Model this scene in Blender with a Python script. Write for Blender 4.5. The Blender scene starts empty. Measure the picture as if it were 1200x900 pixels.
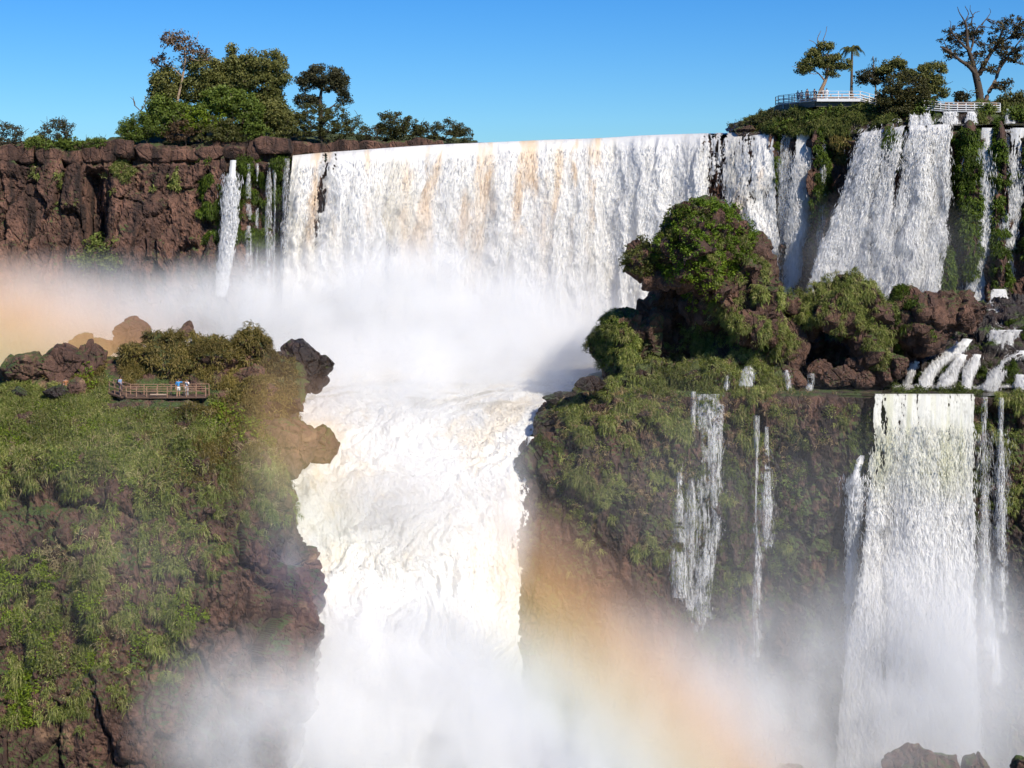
import bpy, bmesh, math
import numpy as np
from mathutils import Vector, Matrix

# ------------------------------------------------------------------ basics
SC = bpy.context.scene
COL = SC.collection
RNG = np.random.default_rng(11)
FPX, HY = 1800.0, 250.0          # focal length in photo pixels, height of the horizon line in the photo


def W(px, py, D):
    """A world point at distance D (metres) seen at photo pixel px, py; the camera stands at the origin looking along +Y."""
    return np.array([(px - 600.0) / FPX * D, D, (HY - py) / FPX * D])


def PIX(P):
    return 600.0 + P[:, 0] / P[:, 1] * FPX, HY - P[:, 2] / P[:, 1] * FPX


def nrm(v):
    return v / np.maximum(np.linalg.norm(v, axis=-1, keepdims=True), 1e-9)


def sstep(a, b, x):
    t = np.clip((x - a) / (b - a), 0, 1)
    return t * t * (3 - 2 * t)


# ------------------------------------------------------------------ noise
_p = np.random.default_rng(3).permutation(256)
_perm = np.concatenate([_p, _p, _p]).astype(np.int32)
_grad = nrm(np.random.default_rng(4).normal(size=(256, 3)))
_cell = np.random.default_rng(5).random((256, 4))


def perlin(P, seed=0):
    P = np.asarray(P, float) + seed * 17.31
    I = np.floor(P).astype(np.int32)
    f = P - I
    I &= 255
    u = f * f * f * (f * (f * 6 - 15) + 10)
    r = 0
    for dx in (0, 1):
        wx = u[..., 0] if dx else 1 - u[..., 0]
        ax = _perm[(I[..., 0] + dx) & 255]
        for dy in (0, 1):
            wy = u[..., 1] if dy else 1 - u[..., 1]
            ay = _perm[ax + ((I[..., 1] + dy) & 255)]
            for dz in (0, 1):
                wz = u[..., 2] if dz else 1 - u[..., 2]
                g = _grad[_perm[ay + ((I[..., 2] + dz) & 255)]]
                d = g[..., 0] * (f[..., 0] - dx) + g[..., 1] * (f[..., 1] - dy) + g[..., 2] * (f[..., 2] - dz)
                r = r + wx * wy * wz * d
    return r * 1.6


def fbm(P, oct=4, seed=0, gain=0.5):
    P = np.asarray(P, float)
    r, a, s = 0, 1.0, 1.0
    for o in range(oct):
        r = r + a * perlin(P * s, seed + o * 1.7)
        a *= gain
        s *= 2.03
    return r


def worley(P, seed=0):
    """F1, F2 and a random value of the nearest cell."""
    P = np.asarray(P, float) + seed * 9.7
    I = np.floor(P).astype(np.int32)
    f = P - I
    f1 = np.full(P.shape[:-1], 9.0)
    f2 = f1.copy()
    cid = np.zeros(P.shape[:-1])
    for dx in (-1, 0, 1):
        for dy in (-1, 0, 1):
            for dz in (-1, 0, 1):
                h = _perm[_perm[_perm[(I[..., 0] + dx) & 255] + ((I[..., 1] + dy) & 255)] + ((I[..., 2] + dz) & 255)]
                c = _cell[h]
                d = np.sqrt((dx + c[..., 0] - f[..., 0]) ** 2 + (dy + c[..., 1] - f[..., 1]) ** 2 + (dz + c[..., 2] - f[..., 2]) ** 2)
                n = d < f1
                f2 = np.where(n, f1, np.minimum(f2, d))
                cid = np.where(n, c[..., 3], cid)
                f1 = np.where(n, d, f1)
    return f1, f2, cid


# ------------------------------------------------------------------ meshes
def mesh_obj(name, V, faces, mat, parent=None, col=None, smooth=True):
    """faces: list of int arrays, each (n, k)."""
    V = np.asarray(V, np.float32)
    fl = [np.asarray(f, np.int32) for f in (faces if isinstance(faces, list) else [faces]) if len(f)]
    me = bpy.data.meshes.new(name)
    me.vertices.add(len(V))
    me.vertices.foreach_set('co', V.ravel())
    nl = sum(f.size for f in fl)
    npoly = sum(len(f) for f in fl)
    me.loops.add(nl)
    me.loops.foreach_set('vertex_index', np.concatenate([f.ravel() for f in fl]))
    me.polygons.add(npoly)
    tot = np.concatenate([np.full(len(f), f.shape[1], np.int32) for f in fl])
    me.polygons.foreach_set('loop_start', np.concatenate([[0], np.cumsum(tot)[:-1]]).astype(np.int32))
    me.polygons.foreach_set('loop_total', tot)
    me.polygons.foreach_set('use_smooth', np.full(npoly, smooth))
    me.update(calc_edges=True)
    if col is not None:
        c = np.ones((len(V), 4), np.float32)
        c[:, :3] = col
        at = me.color_attributes.new('Col', 'FLOAT_COLOR', 'POINT')
        at.data.foreach_set('color', c.ravel())
    if mat is not None:
        me.materials.append(mat)
    o = bpy.data.objects.new(name, me)
    COL.objects.link(o)
    if parent is not None:
        o.parent = parent
        o.matrix_parent_inverse = Matrix.Translation(-parent.location)
    return o


def tag(o, label=None, cat=None, group=None, kind=None):
    if label:
        o['label'] = label
    if cat:
        o['category'] = cat
    if group:
        o['group'] = group
    if kind:
        o['kind'] = kind
    return o


def empty(name, loc):
    o = bpy.data.objects.new(name, None)
    o.empty_display_size = 0.3
    o.location = [float(x) for x in loc]
    COL.objects.link(o)
    return o


def spl(K, n, axis_t=None):
    """n points along a Catmull-Rom curve through K (m, 3), parameterised by chord length."""
    K = np.asarray(K, float)
    m = len(K)
    if m == 2:
        t = np.linspace(0, 1, n).reshape((-1,) + (1,) * (K.ndim - 1))
        return K[0] * (1 - t) + K[1] * t
    d = np.linalg.norm(np.diff(K.reshape(m, -1), axis=0), axis=1) if axis_t is None else np.diff(axis_t)
    s = np.concatenate([[0], np.cumsum(np.maximum(d, 1e-6))])
    T = np.empty_like(K)
    T[1:-1] = (K[2:] - K[:-2]) / (s[2:] - s[:-2]).reshape((-1,) + (1,) * (K.ndim - 1))
    T[0] = (K[1] - K[0]) / (s[1] - s[0])
    T[-1] = (K[-1] - K[-2]) / (s[-1] - s[-2])
    t = np.linspace(0, s[-1], n)
    i = np.clip(np.searchsorted(s, t, side='right') - 1, 0, m - 2)
    h = (s[i + 1] - s[i])
    x = (t - s[i]) / h
    sh = (-1,) + (1,) * (K.ndim - 1)
    x = x.reshape(sh)
    h = h.reshape(sh)
    return ((2 * x ** 3 - 3 * x ** 2 + 1) * K[i] + (x ** 3 - 2 * x ** 2 + x) * h * T[i]
            + (-2 * x ** 3 + 3 * x ** 2) * K[i + 1] + (x ** 3 - x ** 2) * h * T[i + 1])


def loft(rows, nu, nv):
    R = [spl([W(*p) for p in r], nu) for r in rows]
    K = np.array(R)                                   # (rows, nu, 3)
    d = np.linalg.norm(np.diff(K, axis=0), axis=2).mean(axis=1)
    ax = np.concatenate([[0], np.cumsum(d)])
    return spl(K, nv, ax)                             # (nv, nu, 3)


def gnormals(G):
    du = np.gradient(G, axis=1)
    dv = np.gradient(G, axis=0)
    n = nrm(np.cross(dv, du))
    return n                                          # rows run downwards, columns to the right: faces the camera


def gfaces(nv, nu, keep=None):
    i = np.arange(nv * nu).reshape(nv, nu)
    f = np.stack([i[:-1, :-1], i[1:, :-1], i[1:, 1:], i[:-1, 1:]], -1)
    return f[keep] if keep is not None else f.reshape(-1, 4)


def compact(V, f, *attrs):
    used = np.zeros(len(V), bool)
    used[f.ravel()] = True
    m = np.cumsum(used) - 1
    return (V[used], m[f]) + tuple(a[used] for a in attrs)


def tris_of(f):
    return np.concatenate([f[:, [0, 1, 2]], f[:, [0, 2, 3]]]) if f.shape[1] == 4 else f


def scatter(V, f, n, wfun=None, rng=RNG):
    """n random points and normals on a mesh; wfun(P, N) weighs the triangles."""
    T = tris_of(f)
    a, b, c = V[T[:, 0]], V[T[:, 1]], V[T[:, 2]]
    cr = np.cross(b - a, c - a)
    ar = np.linalg.norm(cr, axis=1)
    N = cr / np.maximum(ar[:, None], 1e-9)
    w = ar.copy()
    if wfun is not None:
        w = w * np.maximum(wfun((a + b + c) / 3, N), 0)
    if w.sum() <= 0:
        return np.zeros((0, 3)), np.zeros((0, 3))
    k = rng.choice(len(T), n, p=w / w.sum())
    r1, r2 = np.sqrt(rng.random(n))[:, None], rng.random(n)[:, None]
    return (1 - r1) * a[k] + r1 * (1 - r2) * b[k] + r1 * r2 * c[k], N[k]


# ------------------------------------------------------------------ foliage
def blades(P, N, per, L, Wd, droop, spread, cols, rng=RNG, out=0.7, up=0.5):
    """Grass blades: each a strip that leaves the ground along the normal and bends over."""
    n = len(P) * per
    tint = rng.random(len(P))
    base = np.repeat(P, per, 0) + rng.normal(scale=0.12, size=(n, 3))
    d = nrm(np.repeat(N, per, 0) * out + np.array([0, 0, up]) + rng.normal(scale=spread, size=(n, 3)))
    l = (L * rng.uniform(0.55, 1.25, n))[:, None]
    dn = np.array([0, 0, -1.0])
    p1 = base + d * l * 0.36
    d2 = nrm(d + dn * droop * 0.7)
    p2 = p1 + d2 * l * 0.34
    d3 = nrm(d * 0.5 + dn * droop * 1.5)
    p3 = p2 + d3 * l * 0.32
    s = nrm(np.cross(d, rng.normal(size=(n, 3)))) * (Wd * rng.uniform(0.6, 1.3, n))[:, None] * 0.5
    V = np.stack([base - s, base + s, p1 - s, p1 + s, p2 - s * .7, p2 + s * .7, p3], 1).reshape(-1, 3)
    o = (np.arange(n) * 7)[:, None]
    q = np.concatenate([o + [0, 1, 3, 2], o + [2, 3, 5, 4]])
    t = o + [4, 5, 6]
    cols = np.asarray(cols, float)
    k = np.clip(np.repeat(tint, per) * 0.75 + rng.random(n) * 0.35, 0, 0.999) * (len(cols) - 1)
    i = k.astype(int)
    c = cols[i] * (1 - (k - i))[:, None] + cols[i + 1] * (k - i)[:, None]
    return V, [q, t], np.repeat(c, 7, 0)


def leaves(C, per, rad, size, cols, rng=RNG, flat=1.0, tint=None):
    """Leaf-sized rhombs in clumps round the centres C; rad: clump radius."""
    n = len(C) * per
    if tint is None:
        tint = rng.random(len(C))
    off = nrm(rng.normal(size=(n, 3))) * (rng.random(n) ** 0.45)[:, None] * np.repeat(np.broadcast_to(rad, (len(C),)), per)[:, None]
    off[:, 2] *= flat
    p = np.repeat(C, per, 0) + off
    nn = nrm(rng.normal(size=(n, 3)) + nrm(off) * 0.7 + np.array([0, 0, 0.5]))
    a = nrm(np.cross(nn, rng.normal(size=(n, 3))))
    b = np.cross(nn, a)
    s = (size * rng.uniform(0.6, 1.3, n))[:, None]
    V = np.stack([p - a * s * .6, p - b * s * .32 + nn * s * .08, p + a * s * .6, p + b * s * .32 + nn * s * .08], 1).reshape(-1, 3)
    f = (np.arange(n) * 4)[:, None] + np.array([0, 1, 2, 3])
    cols = np.asarray(cols, float)
    k = np.clip(np.repeat(tint, per) * 0.7 + rng.random(n) * 0.4 - 0.05, 0, 0.999) * (len(cols) - 1)
    i = k.astype(int)
    c = cols[i] * (1 - (k - i))[:, None] + cols[i + 1] * (k - i)[:, None]
    return V, [f], np.repeat(c, 4, 0)


def tube(path, radii, sides=6):
    path = np.asarray(path, float)
    n = len(path)
    t = nrm(np.gradient(path, axis=0))
    ref = np.where(np.abs(t[:, 2:3]) > 0.9, np.array([[1.0, 0, 0]]), np.array([[0, 0, 1.0]]))
    a = nrm(np.cross(t, ref))
    b = np.cross(t, a)
    th = np.arange(sides) * 2 * math.pi / sides
    V = (path[:, None] + (a[:, None] * np.cos(th)[None, :, None] + b[:, None] * np.sin(th)[None, :, None]) * np.asarray(radii)[:, None, None]).reshape(-1, 3)
    i = np.arange(n * sides).reshape(n, sides)
    j = np.roll(i, -1, axis=1)
    f = np.stack([i[:-1], j[:-1], j[1:], i[1:]], -1).reshape(-1, 4)
    return V, f


class Acc:
    """Collects vertices, faces and colours of one mesh."""
    def __init__(self):
        self.V, self.F, self.C, self.n = [], {}, [], 0

    def add(self, V, faces, col=None):
        V = np.asarray(V, float)
        for f in (faces if isinstance(faces, list) else [faces]):
            f = np.asarray(f, int)
            if len(f):
                self.F.setdefault(f.shape[1], []).append(f + self.n)
        self.V.append(V)
        self.C.append(np.broadcast_to(np.asarray(col if col is not None else (1, 1, 1), float), (len(V), 3)))
        self.n += len(V)
        return self

    def box(self, c, s, rot=0.0, col=None):
        x, y, z = np.array(s) / 2.0
        V = np.array([[i, j, k] for i in (-x, x) for j in (-y, y) for k in (-z, z)])
        cs, sn = math.cos(rot), math.sin(rot)
        V = np.stack([V[:, 0] * cs - V[:, 1] * sn, V[:, 0] * sn + V[:, 1] * cs, V[:, 2]], 1) + np.asarray(c)
        return self.add(V, np.array([[0, 1, 3, 2], [4, 6, 7, 5], [0, 4, 5, 1], [2, 3, 7, 6], [0, 2, 6, 4], [1, 5, 7, 3]]), col)

    def bar(self, a, b, w, h=None, col=None):
        """A square beam from a to b."""
        a, b = np.asarray(a, float), np.asarray(b, float)
        d = nrm(b - a)
        ref = np.array([0, 0, 1.0]) if abs(d[2]) < 0.9 else np.array([0, 1.0, 0])
        s = nrm(np.cross(d, ref)) * w / 2
        u = nrm(np.cross(s, d)) * (h or w) / 2
        V = [p + i * s + j * u for p in (a, b) for i, j in ((-1, -1), (1, -1), (1, 1), (-1, 1))]
        return self.add(V, np.array([[0, 1, 2, 3], [7, 6, 5, 4], [0, 4, 5, 1], [1, 5, 6, 2], [2, 6, 7, 3], [3, 7, 4, 0]]), col)

    def build(self, name, mat, parent=None, smooth=True):
        return mesh_obj(name, np.concatenate(self.V), [np.concatenate(f) for f in self.F.values()], mat, parent,
                        np.concatenate(self.C), smooth)


# ------------------------------------------------------------------ materials
def new_mat(name):
    m = bpy.data.materials.new(name)
    m.use_nodes = True
    nt = m.node_tree
    nt.nodes.clear()
    out = nt.nodes.new('ShaderNodeOutputMaterial')
    return m, nt, out


def node(nt, typ, **kw):
    n = nt.nodes.new('ShaderNode' + typ)
    for k, v in kw.items():
        if k in n.inputs:
            n.inputs[k].default_value = v
        else:
            setattr(n, k, v)
    return n


def math_n(nt, op, a, b=None, clamp=False):
    n = nt.nodes.new('ShaderNodeMath')
    n.operation = op
    n.use_clamp = clamp
    for i, x in enumerate((a, b)):
        if x is None:
            continue
        if isinstance(x, (int, float)):
            n.inputs[i].default_value = x
        else:
            nt.links.new(x, n.inputs[i])
    return n.outputs[0]


def ramp(nt, fac, stops):
    n = nt.nodes.new('ShaderNodeValToRGB')
    e = n.color_ramp.elements
    while len(e) < len(stops):
        e.new(0.5)
    for el, (p, c) in zip(e, stops):
        el.position = p
        el.color = (c, c, c, 1) if isinstance(c, (int, float)) else (*c, 1)
    nt.links.new(fac, n.inputs[0])
    return n.outputs[0]


def mixc(nt, fac, a, b, mode='MIX'):
    n = nt.nodes.new('ShaderNodeMix')
    n.data_type = 'RGBA'
    n.blend_type = mode
    for i, x in ((0, fac), (6, a), (7, b)):
        if isinstance(x, (int, float)):
            n.inputs[i].default_value = x
        elif isinstance(x, tuple):
            n.inputs[i].default_value = (*x, 1)
        else:
            nt.links.new(x, n.inputs[i])
    return n.outputs[2]


def wnoise(nt, scale, stretch=(1, 1, 1), detail=5.0, rough=0.6, off=0.0):
    """Noise over the place's own coordinates (metres)."""
    g = node(nt, 'NewGeometry')
    mp = node(nt, 'Mapping')
    mp.inputs['Scale'].default_value = [scale * s for s in stretch]
    mp.inputs['Location'].default_value = (off, off * 0.7, off * 1.3)
    nt.links.new(g.outputs['Position'], mp.inputs['Vector'])
    n = node(nt, 'TexNoise', Scale=1.0, Detail=detail, Roughness=rough)
    nt.links.new(mp.outputs[0], n.inputs['Vector'])
    return n.outputs['Fac']


def rock_mat(name, dark, mid, light, moss=0.3, moss_col=(0.05, 0.075, 0.015), streak=0.5, pale=0.0, rough=0.85):
    m, nt, out = new_mat(name)
    b = node(nt, 'BsdfPrincipled', Roughness=rough)
    nt.links.new(b.outputs[0], out.inputs[0])
    n1 = wnoise(nt, 0.22, detail=8, rough=0.65)
    c = ramp(nt, n1, [(0.30, dark), (0.50, mid), (0.68, light)])
    n5 = wnoise(nt, 1.6, detail=6, rough=0.75, off=11)
    c = mixc(nt, ramp(nt, n5, [(0.3, 0.75), (0.55, 0.0)]), c, dark)
    if pale:
        n6 = wnoise(nt, 0.16, (1, 1, 1.6), detail=4, off=41)
        c = mixc(nt, math_n(nt, 'MULTIPLY', ramp(nt, n6, [(0.60, 0.0), (0.66, 1.0)]), pale), c, (0.34, 0.21, 0.12))
    g2 = node(nt, 'NewGeometry')
    mp = node(nt, 'Mapping')
    mp.inputs['Scale'].default_value = (0.55, 0.55, 0.26)
    dv = nt.nodes.new('ShaderNodeVectorMath')
    dv.operation = 'ADD'
    nz = node(nt, 'TexNoise', Scale=0.5, Detail=3.0)
    nt.links.new(g2.outputs['Position'], nz.inputs['Vector'])
    nt.links.new(g2.outputs['Position'], dv.inputs[0])
    nt.links.new(nz.outputs['Color'], dv.inputs[1])
    nt.links.new(dv.outputs[0], mp.inputs['Vector'])
    vo = nt.nodes.new('ShaderNodeTexVoronoi')
    vo.feature = 'DISTANCE_TO_EDGE'
    vo.inputs['Scale'].default_value = 1.0
    nt.links.new(mp.outputs[0], vo.inputs['Vector'])
    vc = nt.nodes.new('ShaderNodeTexVoronoi')
    vc.inputs['Scale'].default_value = 1.0
    nt.links.new(mp.outputs[0], vc.inputs['Vector'])
    sc_ = node(nt, 'SeparateColor')
    nt.links.new(vc.outputs['Color'], sc_.inputs[0])
    c = mixc(nt, math_n(nt, 'MULTIPLY', sc_.outputs[1], 0.32), c, dark)
    n2 = wnoise(nt, 0.55, (1, 1, 0.09), detail=5, off=3)
    c = mixc(nt, math_n(nt, 'MULTIPLY', ramp(nt, n2, [(0.46, 0.0), (0.62, 1.0)]), streak), c, tuple(0.25 * x for x in dark))
    n3 = wnoise(nt, 0.3, (1, 1, 0.5), detail=7, rough=0.7, off=8)
    n4 = wnoise(nt, 5.0, detail=3, off=5)
    g = node(nt, 'NewGeometry')
    sx = node(nt, 'SeparateXYZ')
    nt.links.new(g.outputs['Normal'], sx.inputs[0])
    up = math_n(nt, 'MULTIPLY', sx.outputs[2], 0.22)
    mf = math_n(nt, 'ADD', math_n(nt, 'ADD', n3, up), moss - 0.5)
    mc = mixc(nt, n4, tuple(0.5 * x for x in moss_col), tuple(1.6 * x for x in moss_col))
    c = mixc(nt, ramp(nt, mf, [(0.45, 0.0), (0.56, 1.0)]), c, mc)
    nt.links.new(c, b.inputs['Base Color'])
    edge = ramp(nt, vo.outputs['Distance'], [(0.0, 0.0), (0.05, 1.0)])
    h = math_n(nt, 'ADD', wnoise(nt, 1.3, (1, 1, 0.6), detail=10, rough=0.72, off=20), math_n(nt, 'MULTIPLY', n4, 0.12))
    h = math_n(nt, 'ADD', h, math_n(nt, 'ADD', math_n(nt, 'MULTIPLY', edge, 0.35), math_n(nt, 'MULTIPLY', sc_.outputs[0], 0.6)))
    bp = node(nt, 'Bump', Strength=0.8, Distance=0.6)
    nt.links.new(h, bp.inputs['Height'])
    nt.links.new(bp.outputs[0], b.inputs['Normal'])
    return m


def leaf_mat(name, trans=0.25):
    m, nt, out = new_mat(name)
    at = node(nt, 'Attribute', attribute_name='Col')
    d = node(nt, 'BsdfPrincipled', Roughness=0.55)
    d.inputs['Specular IOR Level'].default_value = 0.25
    t = node(nt, 'BsdfTranslucent')
    mx = node(nt, 'MixShader', Fac=trans)
    nt.links.new(at.outputs['Color'], d.inputs['Base Color'])
    nt.links.new(at.outputs['Color'], t.inputs['Color'])
    nt.links.new(d.outputs[0], mx.inputs[1])
    nt.links.new(t.outputs[0], mx.inputs[2])
    nt.links.new(mx.outputs[0], out.inputs[0])
    return m


def col_mat(name, rough=0.7, metal=0.0, bump=0.0, bscale=6.0, spec=0.3, vary=0.15):
    """Colour from the mesh, with a little uneven wear and grain."""
    m, nt, out = new_mat(name)
    at = node(nt, 'Attribute', attribute_name='Col')
    b = node(nt, 'BsdfPrincipled', Roughness=rough, Metallic=metal)
    b.inputs['Specular IOR Level'].default_value = spec
    n = wnoise(nt, bscale, detail=4)
    nt.links.new(mixc(nt, math_n(nt, 'MULTIPLY', n, vary), at.outputs['Color'], (0.1, 0.08, 0.06)), b.inputs['Base Color'])
    if bump:
        bp = node(nt, 'Bump', Strength=bump, Distance=0.15)
        nt.links.new(n, bp.inputs['Height'])
        nt.links.new(bp.outputs[0], b.inputs['Normal'])
    nt.links.new(b.outputs[0], out.inputs[0])
    return m


def foam_mat(name):
    m, nt, out = new_mat(name)
    at = node(nt, 'Attribute', attribute_name='Col')
    b = node(nt, 'BsdfPrincipled', Roughness=0.5)
    b.inputs['Specular IOR Level'].default_value = 0.2
    t = node(nt, 'BsdfTranslucent')
    mx = node(nt, 'MixShader', Fac=0.3)
    nt.links.new(at.outputs['Color'], b.inputs['Base Color'])
    nt.links.new(at.outputs['Color'], t.inputs['Color'])
    n = wnoise(nt, 2.2, (1, 1, 0.4), detail=8, rough=0.7)
    bp = node(nt, 'Bump', Strength=0.12, Distance=0.25)
    nt.links.new(n, bp.inputs['Height'])
    nt.links.new(bp.outputs[0], b.inputs['Normal'])
    nt.links.new(b.outputs[0], mx.inputs[1])
    nt.links.new(t.outputs[0], mx.inputs[2])
    nt.links.new(mx.outputs[0], out.inputs[0])
    return m


def veil_mat(name):
    """Thin water one can see the wall through, in fine falling lines."""
    m, nt, out = new_mat(name)
    at = node(nt, 'Attribute', attribute_name='Col')
    b = node(nt, 'BsdfDiffuse')
    nt.links.new(at.outputs['Color'], b.inputs['Color'])
    t = node(nt, 'BsdfTransparent')
    mx = node(nt, 'MixShader')
    n1 = wnoise(nt, 5.0, (1, 1, 0.06), detail=3)
    n2 = wnoise(nt, 7.0, (1, 1, 0.5), detail=4)
    f = math_n(nt, 'ADD', math_n(nt, 'MULTIPLY', ramp(nt, n1, [(0.38, 0.0), (0.66, 1.0)]), 0.40), math_n(nt, 'MULTIPLY', ramp(nt, n2, [(0.4, 0.0), (0.65, 1.0)]), 0.16))
    nt.links.new(f, mx.inputs['Fac'])
    nt.links.new(t.outputs[0], mx.inputs[1])
    nt.links.new(b.outputs[0], mx.inputs[2])
    nt.links.new(mx.outputs[0], out.inputs[0])
    return m
# ------------------------------------------------------------------ palette
M_CLIFF = rock_mat('red_basalt', (0.035, 0.017, 0.012), (0.14, 0.070, 0.047), (0.26, 0.13, 0.085), moss=0.27, streak=0.9)
M_OUT = rock_mat('brown_basalt', (0.05, 0.026, 0.019), (0.14, 0.072, 0.05), (0.23, 0.12, 0.08), moss=0.32, streak=0.45, pale=0.8)
M_LOW = rock_mat('wet_basalt', (0.022, 0.014, 0.011), (0.085, 0.046, 0.034), (0.20, 0.10, 0.064), moss=0.33, streak=0.75)
M_ROCK = rock_mat('boulder_basalt', (0.04, 0.021, 0.016), (0.105, 0.053, 0.036), (0.20, 0.10, 0.064), moss=0.30, streak=0.2)
M_MOSSROCK = rock_mat('mossy_basalt', (0.03, 0.018, 0.013), (0.10, 0.05, 0.033), (0.2, 0.10, 0.06), moss=0.46, moss_col=(0.06, 0.075, 0.02), streak=0.2)
M_WETROCK = rock_mat('black_wet_basalt', (0.012, 0.009, 0.008), (0.04, 0.025, 0.02), (0.1, 0.055, 0.04), moss=0.28, streak=0.4, rough=0.4)
M_LEAF = leaf_mat('leaf')
M_GRASS = leaf_mat('grass_blade', 0.2)
M_BARK = col_mat('bark', 0.9, bump=0.5)
M_FOAM = foam_mat('white_water')

FERN = [(0.035, 0.055, 0.012), (0.075, 0.11, 0.02), (0.13, 0.17, 0.03), (0.19, 0.20, 0.05)]
GRASS = [(0.055, 0.075, 0.015), (0.125, 0.16, 0.032), (0.21, 0.235, 0.055), (0.33, 0.29, 0.13)]
OLIVE = [(0.06, 0.055, 0.014), (0.12, 0.10, 0.025), (0.19, 0.15, 0.04), (0.27, 0.20, 0.075)]
LIME = [(0.08, 0.12, 0.01), (0.15, 0.21, 0.015), (0.25, 0.32, 0.03)]
MOSS = [(0.02, 0.034, 0.004), (0.055, 0.09, 0.008), (0.11, 0.16, 0.014)]
DARK = [(0.012, 0.018, 0.006), (0.03, 0.04, 0.012), (0.06, 0.07, 0.02)]


def rockify(P, N, s, ab, an, seed, zst=1.8, crack=0.5):
    q = P / np.array([s, s, s * zst])
    w = fbm(P / (s * 1.4), 3, seed + 5)[..., None] * 0.2
    f1, f2, cid = worley(q + w, seed)
    d = ab * (cid - 0.5) * 1.4 - crack * ab * (1 - sstep(0.0, 0.10, f2 - f1))
    q2 = P / np.array([s, s, s * zst]) * 2.7
    g1, g2, cid2 = worley(q2 + w * 2, seed + 3)
    d = d + ab * 0.4 * (cid2 - 0.5) - crack * 0.3 * ab * (1 - sstep(0.0, 0.16, g2 - g1))
    d = d + an * 0.7 * fbm(P / (s * 2.2), 4, seed + 9) + an * 0.16 * fbm(P / (s * 0.16), 3, seed + 13)
    return P + N * d[..., None]


def smooth_grid(D, n):
    for _ in range(n):
        D = (D + np.roll(D, 1, 0) + np.roll(D, -1, 0) + np.roll(D, 1, 1) + np.roll(D, -1, 1)) / 5
    return D


# ------------------------------------------------------------------ ground reaching the horizon, river bed, upper plateau
def ground_sheet():
    m, nt, out = new_mat('plain')
    b = node(nt, 'BsdfPrincipled', Roughness=0.95)
    c = mixc(nt, wnoise(nt, 0.02, detail=8), (0.02, 0.035, 0.01), (0.07, 0.08, 0.025))
    nt.links.new(c, b.inputs['Base Color'])
    nt.links.new(b.outputs[0], out.inputs[0])
    xs = np.linspace(-6000, 6000, 60)
    ys = np.concatenate([np.linspace(262, 500, 20), np.linspace(560, 9000, 24)])
    X, Y = np.meshgrid(xs, ys)
    Z = 10.5 + 0 * X + 1.2 * fbm(np.stack([X / 90, Y / 90, 0 * X], -1), 3, 2)
    V = np.stack([X, Y, Z], -1)
    o = mesh_obj('ground', V.reshape(-1, 3), gfaces(len(ys), len(xs))[:, ::-1], m)
    tag(o, kind='structure')


ground_sheet()

LIP = np.array([(-80, 190, 218), (100, 190, 220), (200, 189, 221), (330, 188, 222), (350, 184, 222), (420, 179, 224), (500, 173, 228), (560, 170.5, 231),
                (640, 167, 234), (700, 165, 235), (760, 161.5, 233), (870, 158, 227), (905, 157.5, 224), (960, 156, 219), (1010, 158, 215),
                (1060, 150, 211), (1120, 148, 209), (1200, 148, 207), (1280, 148, 205)], float)


def lip(x):
    return np.interp(x, LIP[:, 0], LIP[:, 1]), np.interp(x, LIP[:, 0], LIP[:, 2])


def upper_cliff():
    xs = np.concatenate([LIP[:, 0]])
    Ls = [(x,) + tuple(float(v) for v in lip(x)) for x in xs]
    top = lambda x, y: (168 + 3 * math.sin(x * 0.07)) if x < 335 else y + 4
    r = [[(x, top(x, y) - 2 * (x < 335), d + 32) for x, y, d in Ls],
         [(x, top(x, y), d + 3) for x, y, d in Ls],
         [(x, top(x, y) + 3, d + 1.2) for x, y, d in Ls],
         [(x, y + 1.5 + 4 * (x > 335), d + 0.9) for x, y, d in Ls],
         [(x, y + 5 + 4 * (x > 335), d - 0.5) for x, y, d in Ls],
         [(x, 250, d - 1) for x, y, d in Ls],
         [(x, 330, d - 3.5) for x, y, d in Ls],
         [(x, 470, d - 7) for x, y, d in Ls]]
    G = loft(r, 860, 250)
    N = gnormals(G)
    px, py = PIX(G.reshape(-1, 3))
    px, py = px.reshape(G.shape[:2]), py.reshape(G.shape[:2])
    off = -4.5 * np.exp(-((px - 110) / 13) ** 2) * sstep(190, 205, py) * (1 - sstep(270, 300, py))
    off += 1.8 * np.exp(-((px - 165) / 38) ** 2) * sstep(215, 250, py)
    off += -3.0 * np.exp(-((px - 300) / 34) ** 2) * sstep(195, 215, py)
    off += -2.0 * np.exp(-((px - 985) / 22) ** 2) * sstep(165, 180, py)
    for x_, y_, a_, b_, h_ in ((1136, 235, 14, 95, 2.4), (1046, 178, 10, 26, 2.2), (1172, 240, 9, 100, 2.2), (1205, 240, 6, 90, 2.0), (909, 200, 5, 50, 1.8), (960, 205, 7, 60, 1.8), (1100, 322, 15, 30, 2.5)):
        off += h_ * (1 - sstep(0.6, 1.2, np.hypot((px - x_) / a_, (py - y_) / b_)))
    G = G + N * off[..., None]
    H = rockify(G, N, 2.8, 1.5, 1.3, 1, 2.4, 0.3)
    calm = np.where(px < 335, 0.35 + 0.65 * sstep(168, 190, py), sstep(4, 30, py - np.interp(px, LIP[:, 0], LIP[:, 1])))
    G = G + (H - G) * calm[..., None]
    o = mesh_obj('cliff', G.reshape(-1, 3), gfaces(250, 860), M_CLIFF, smooth=False)
    tag(o, 'long reddish basalt cliff that the upper falls drop over', kind='structure')
    return G.reshape(-1, 3), gfaces(250, 860)


CLIFF_V, CLIFF_F = upper_cliff()


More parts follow.
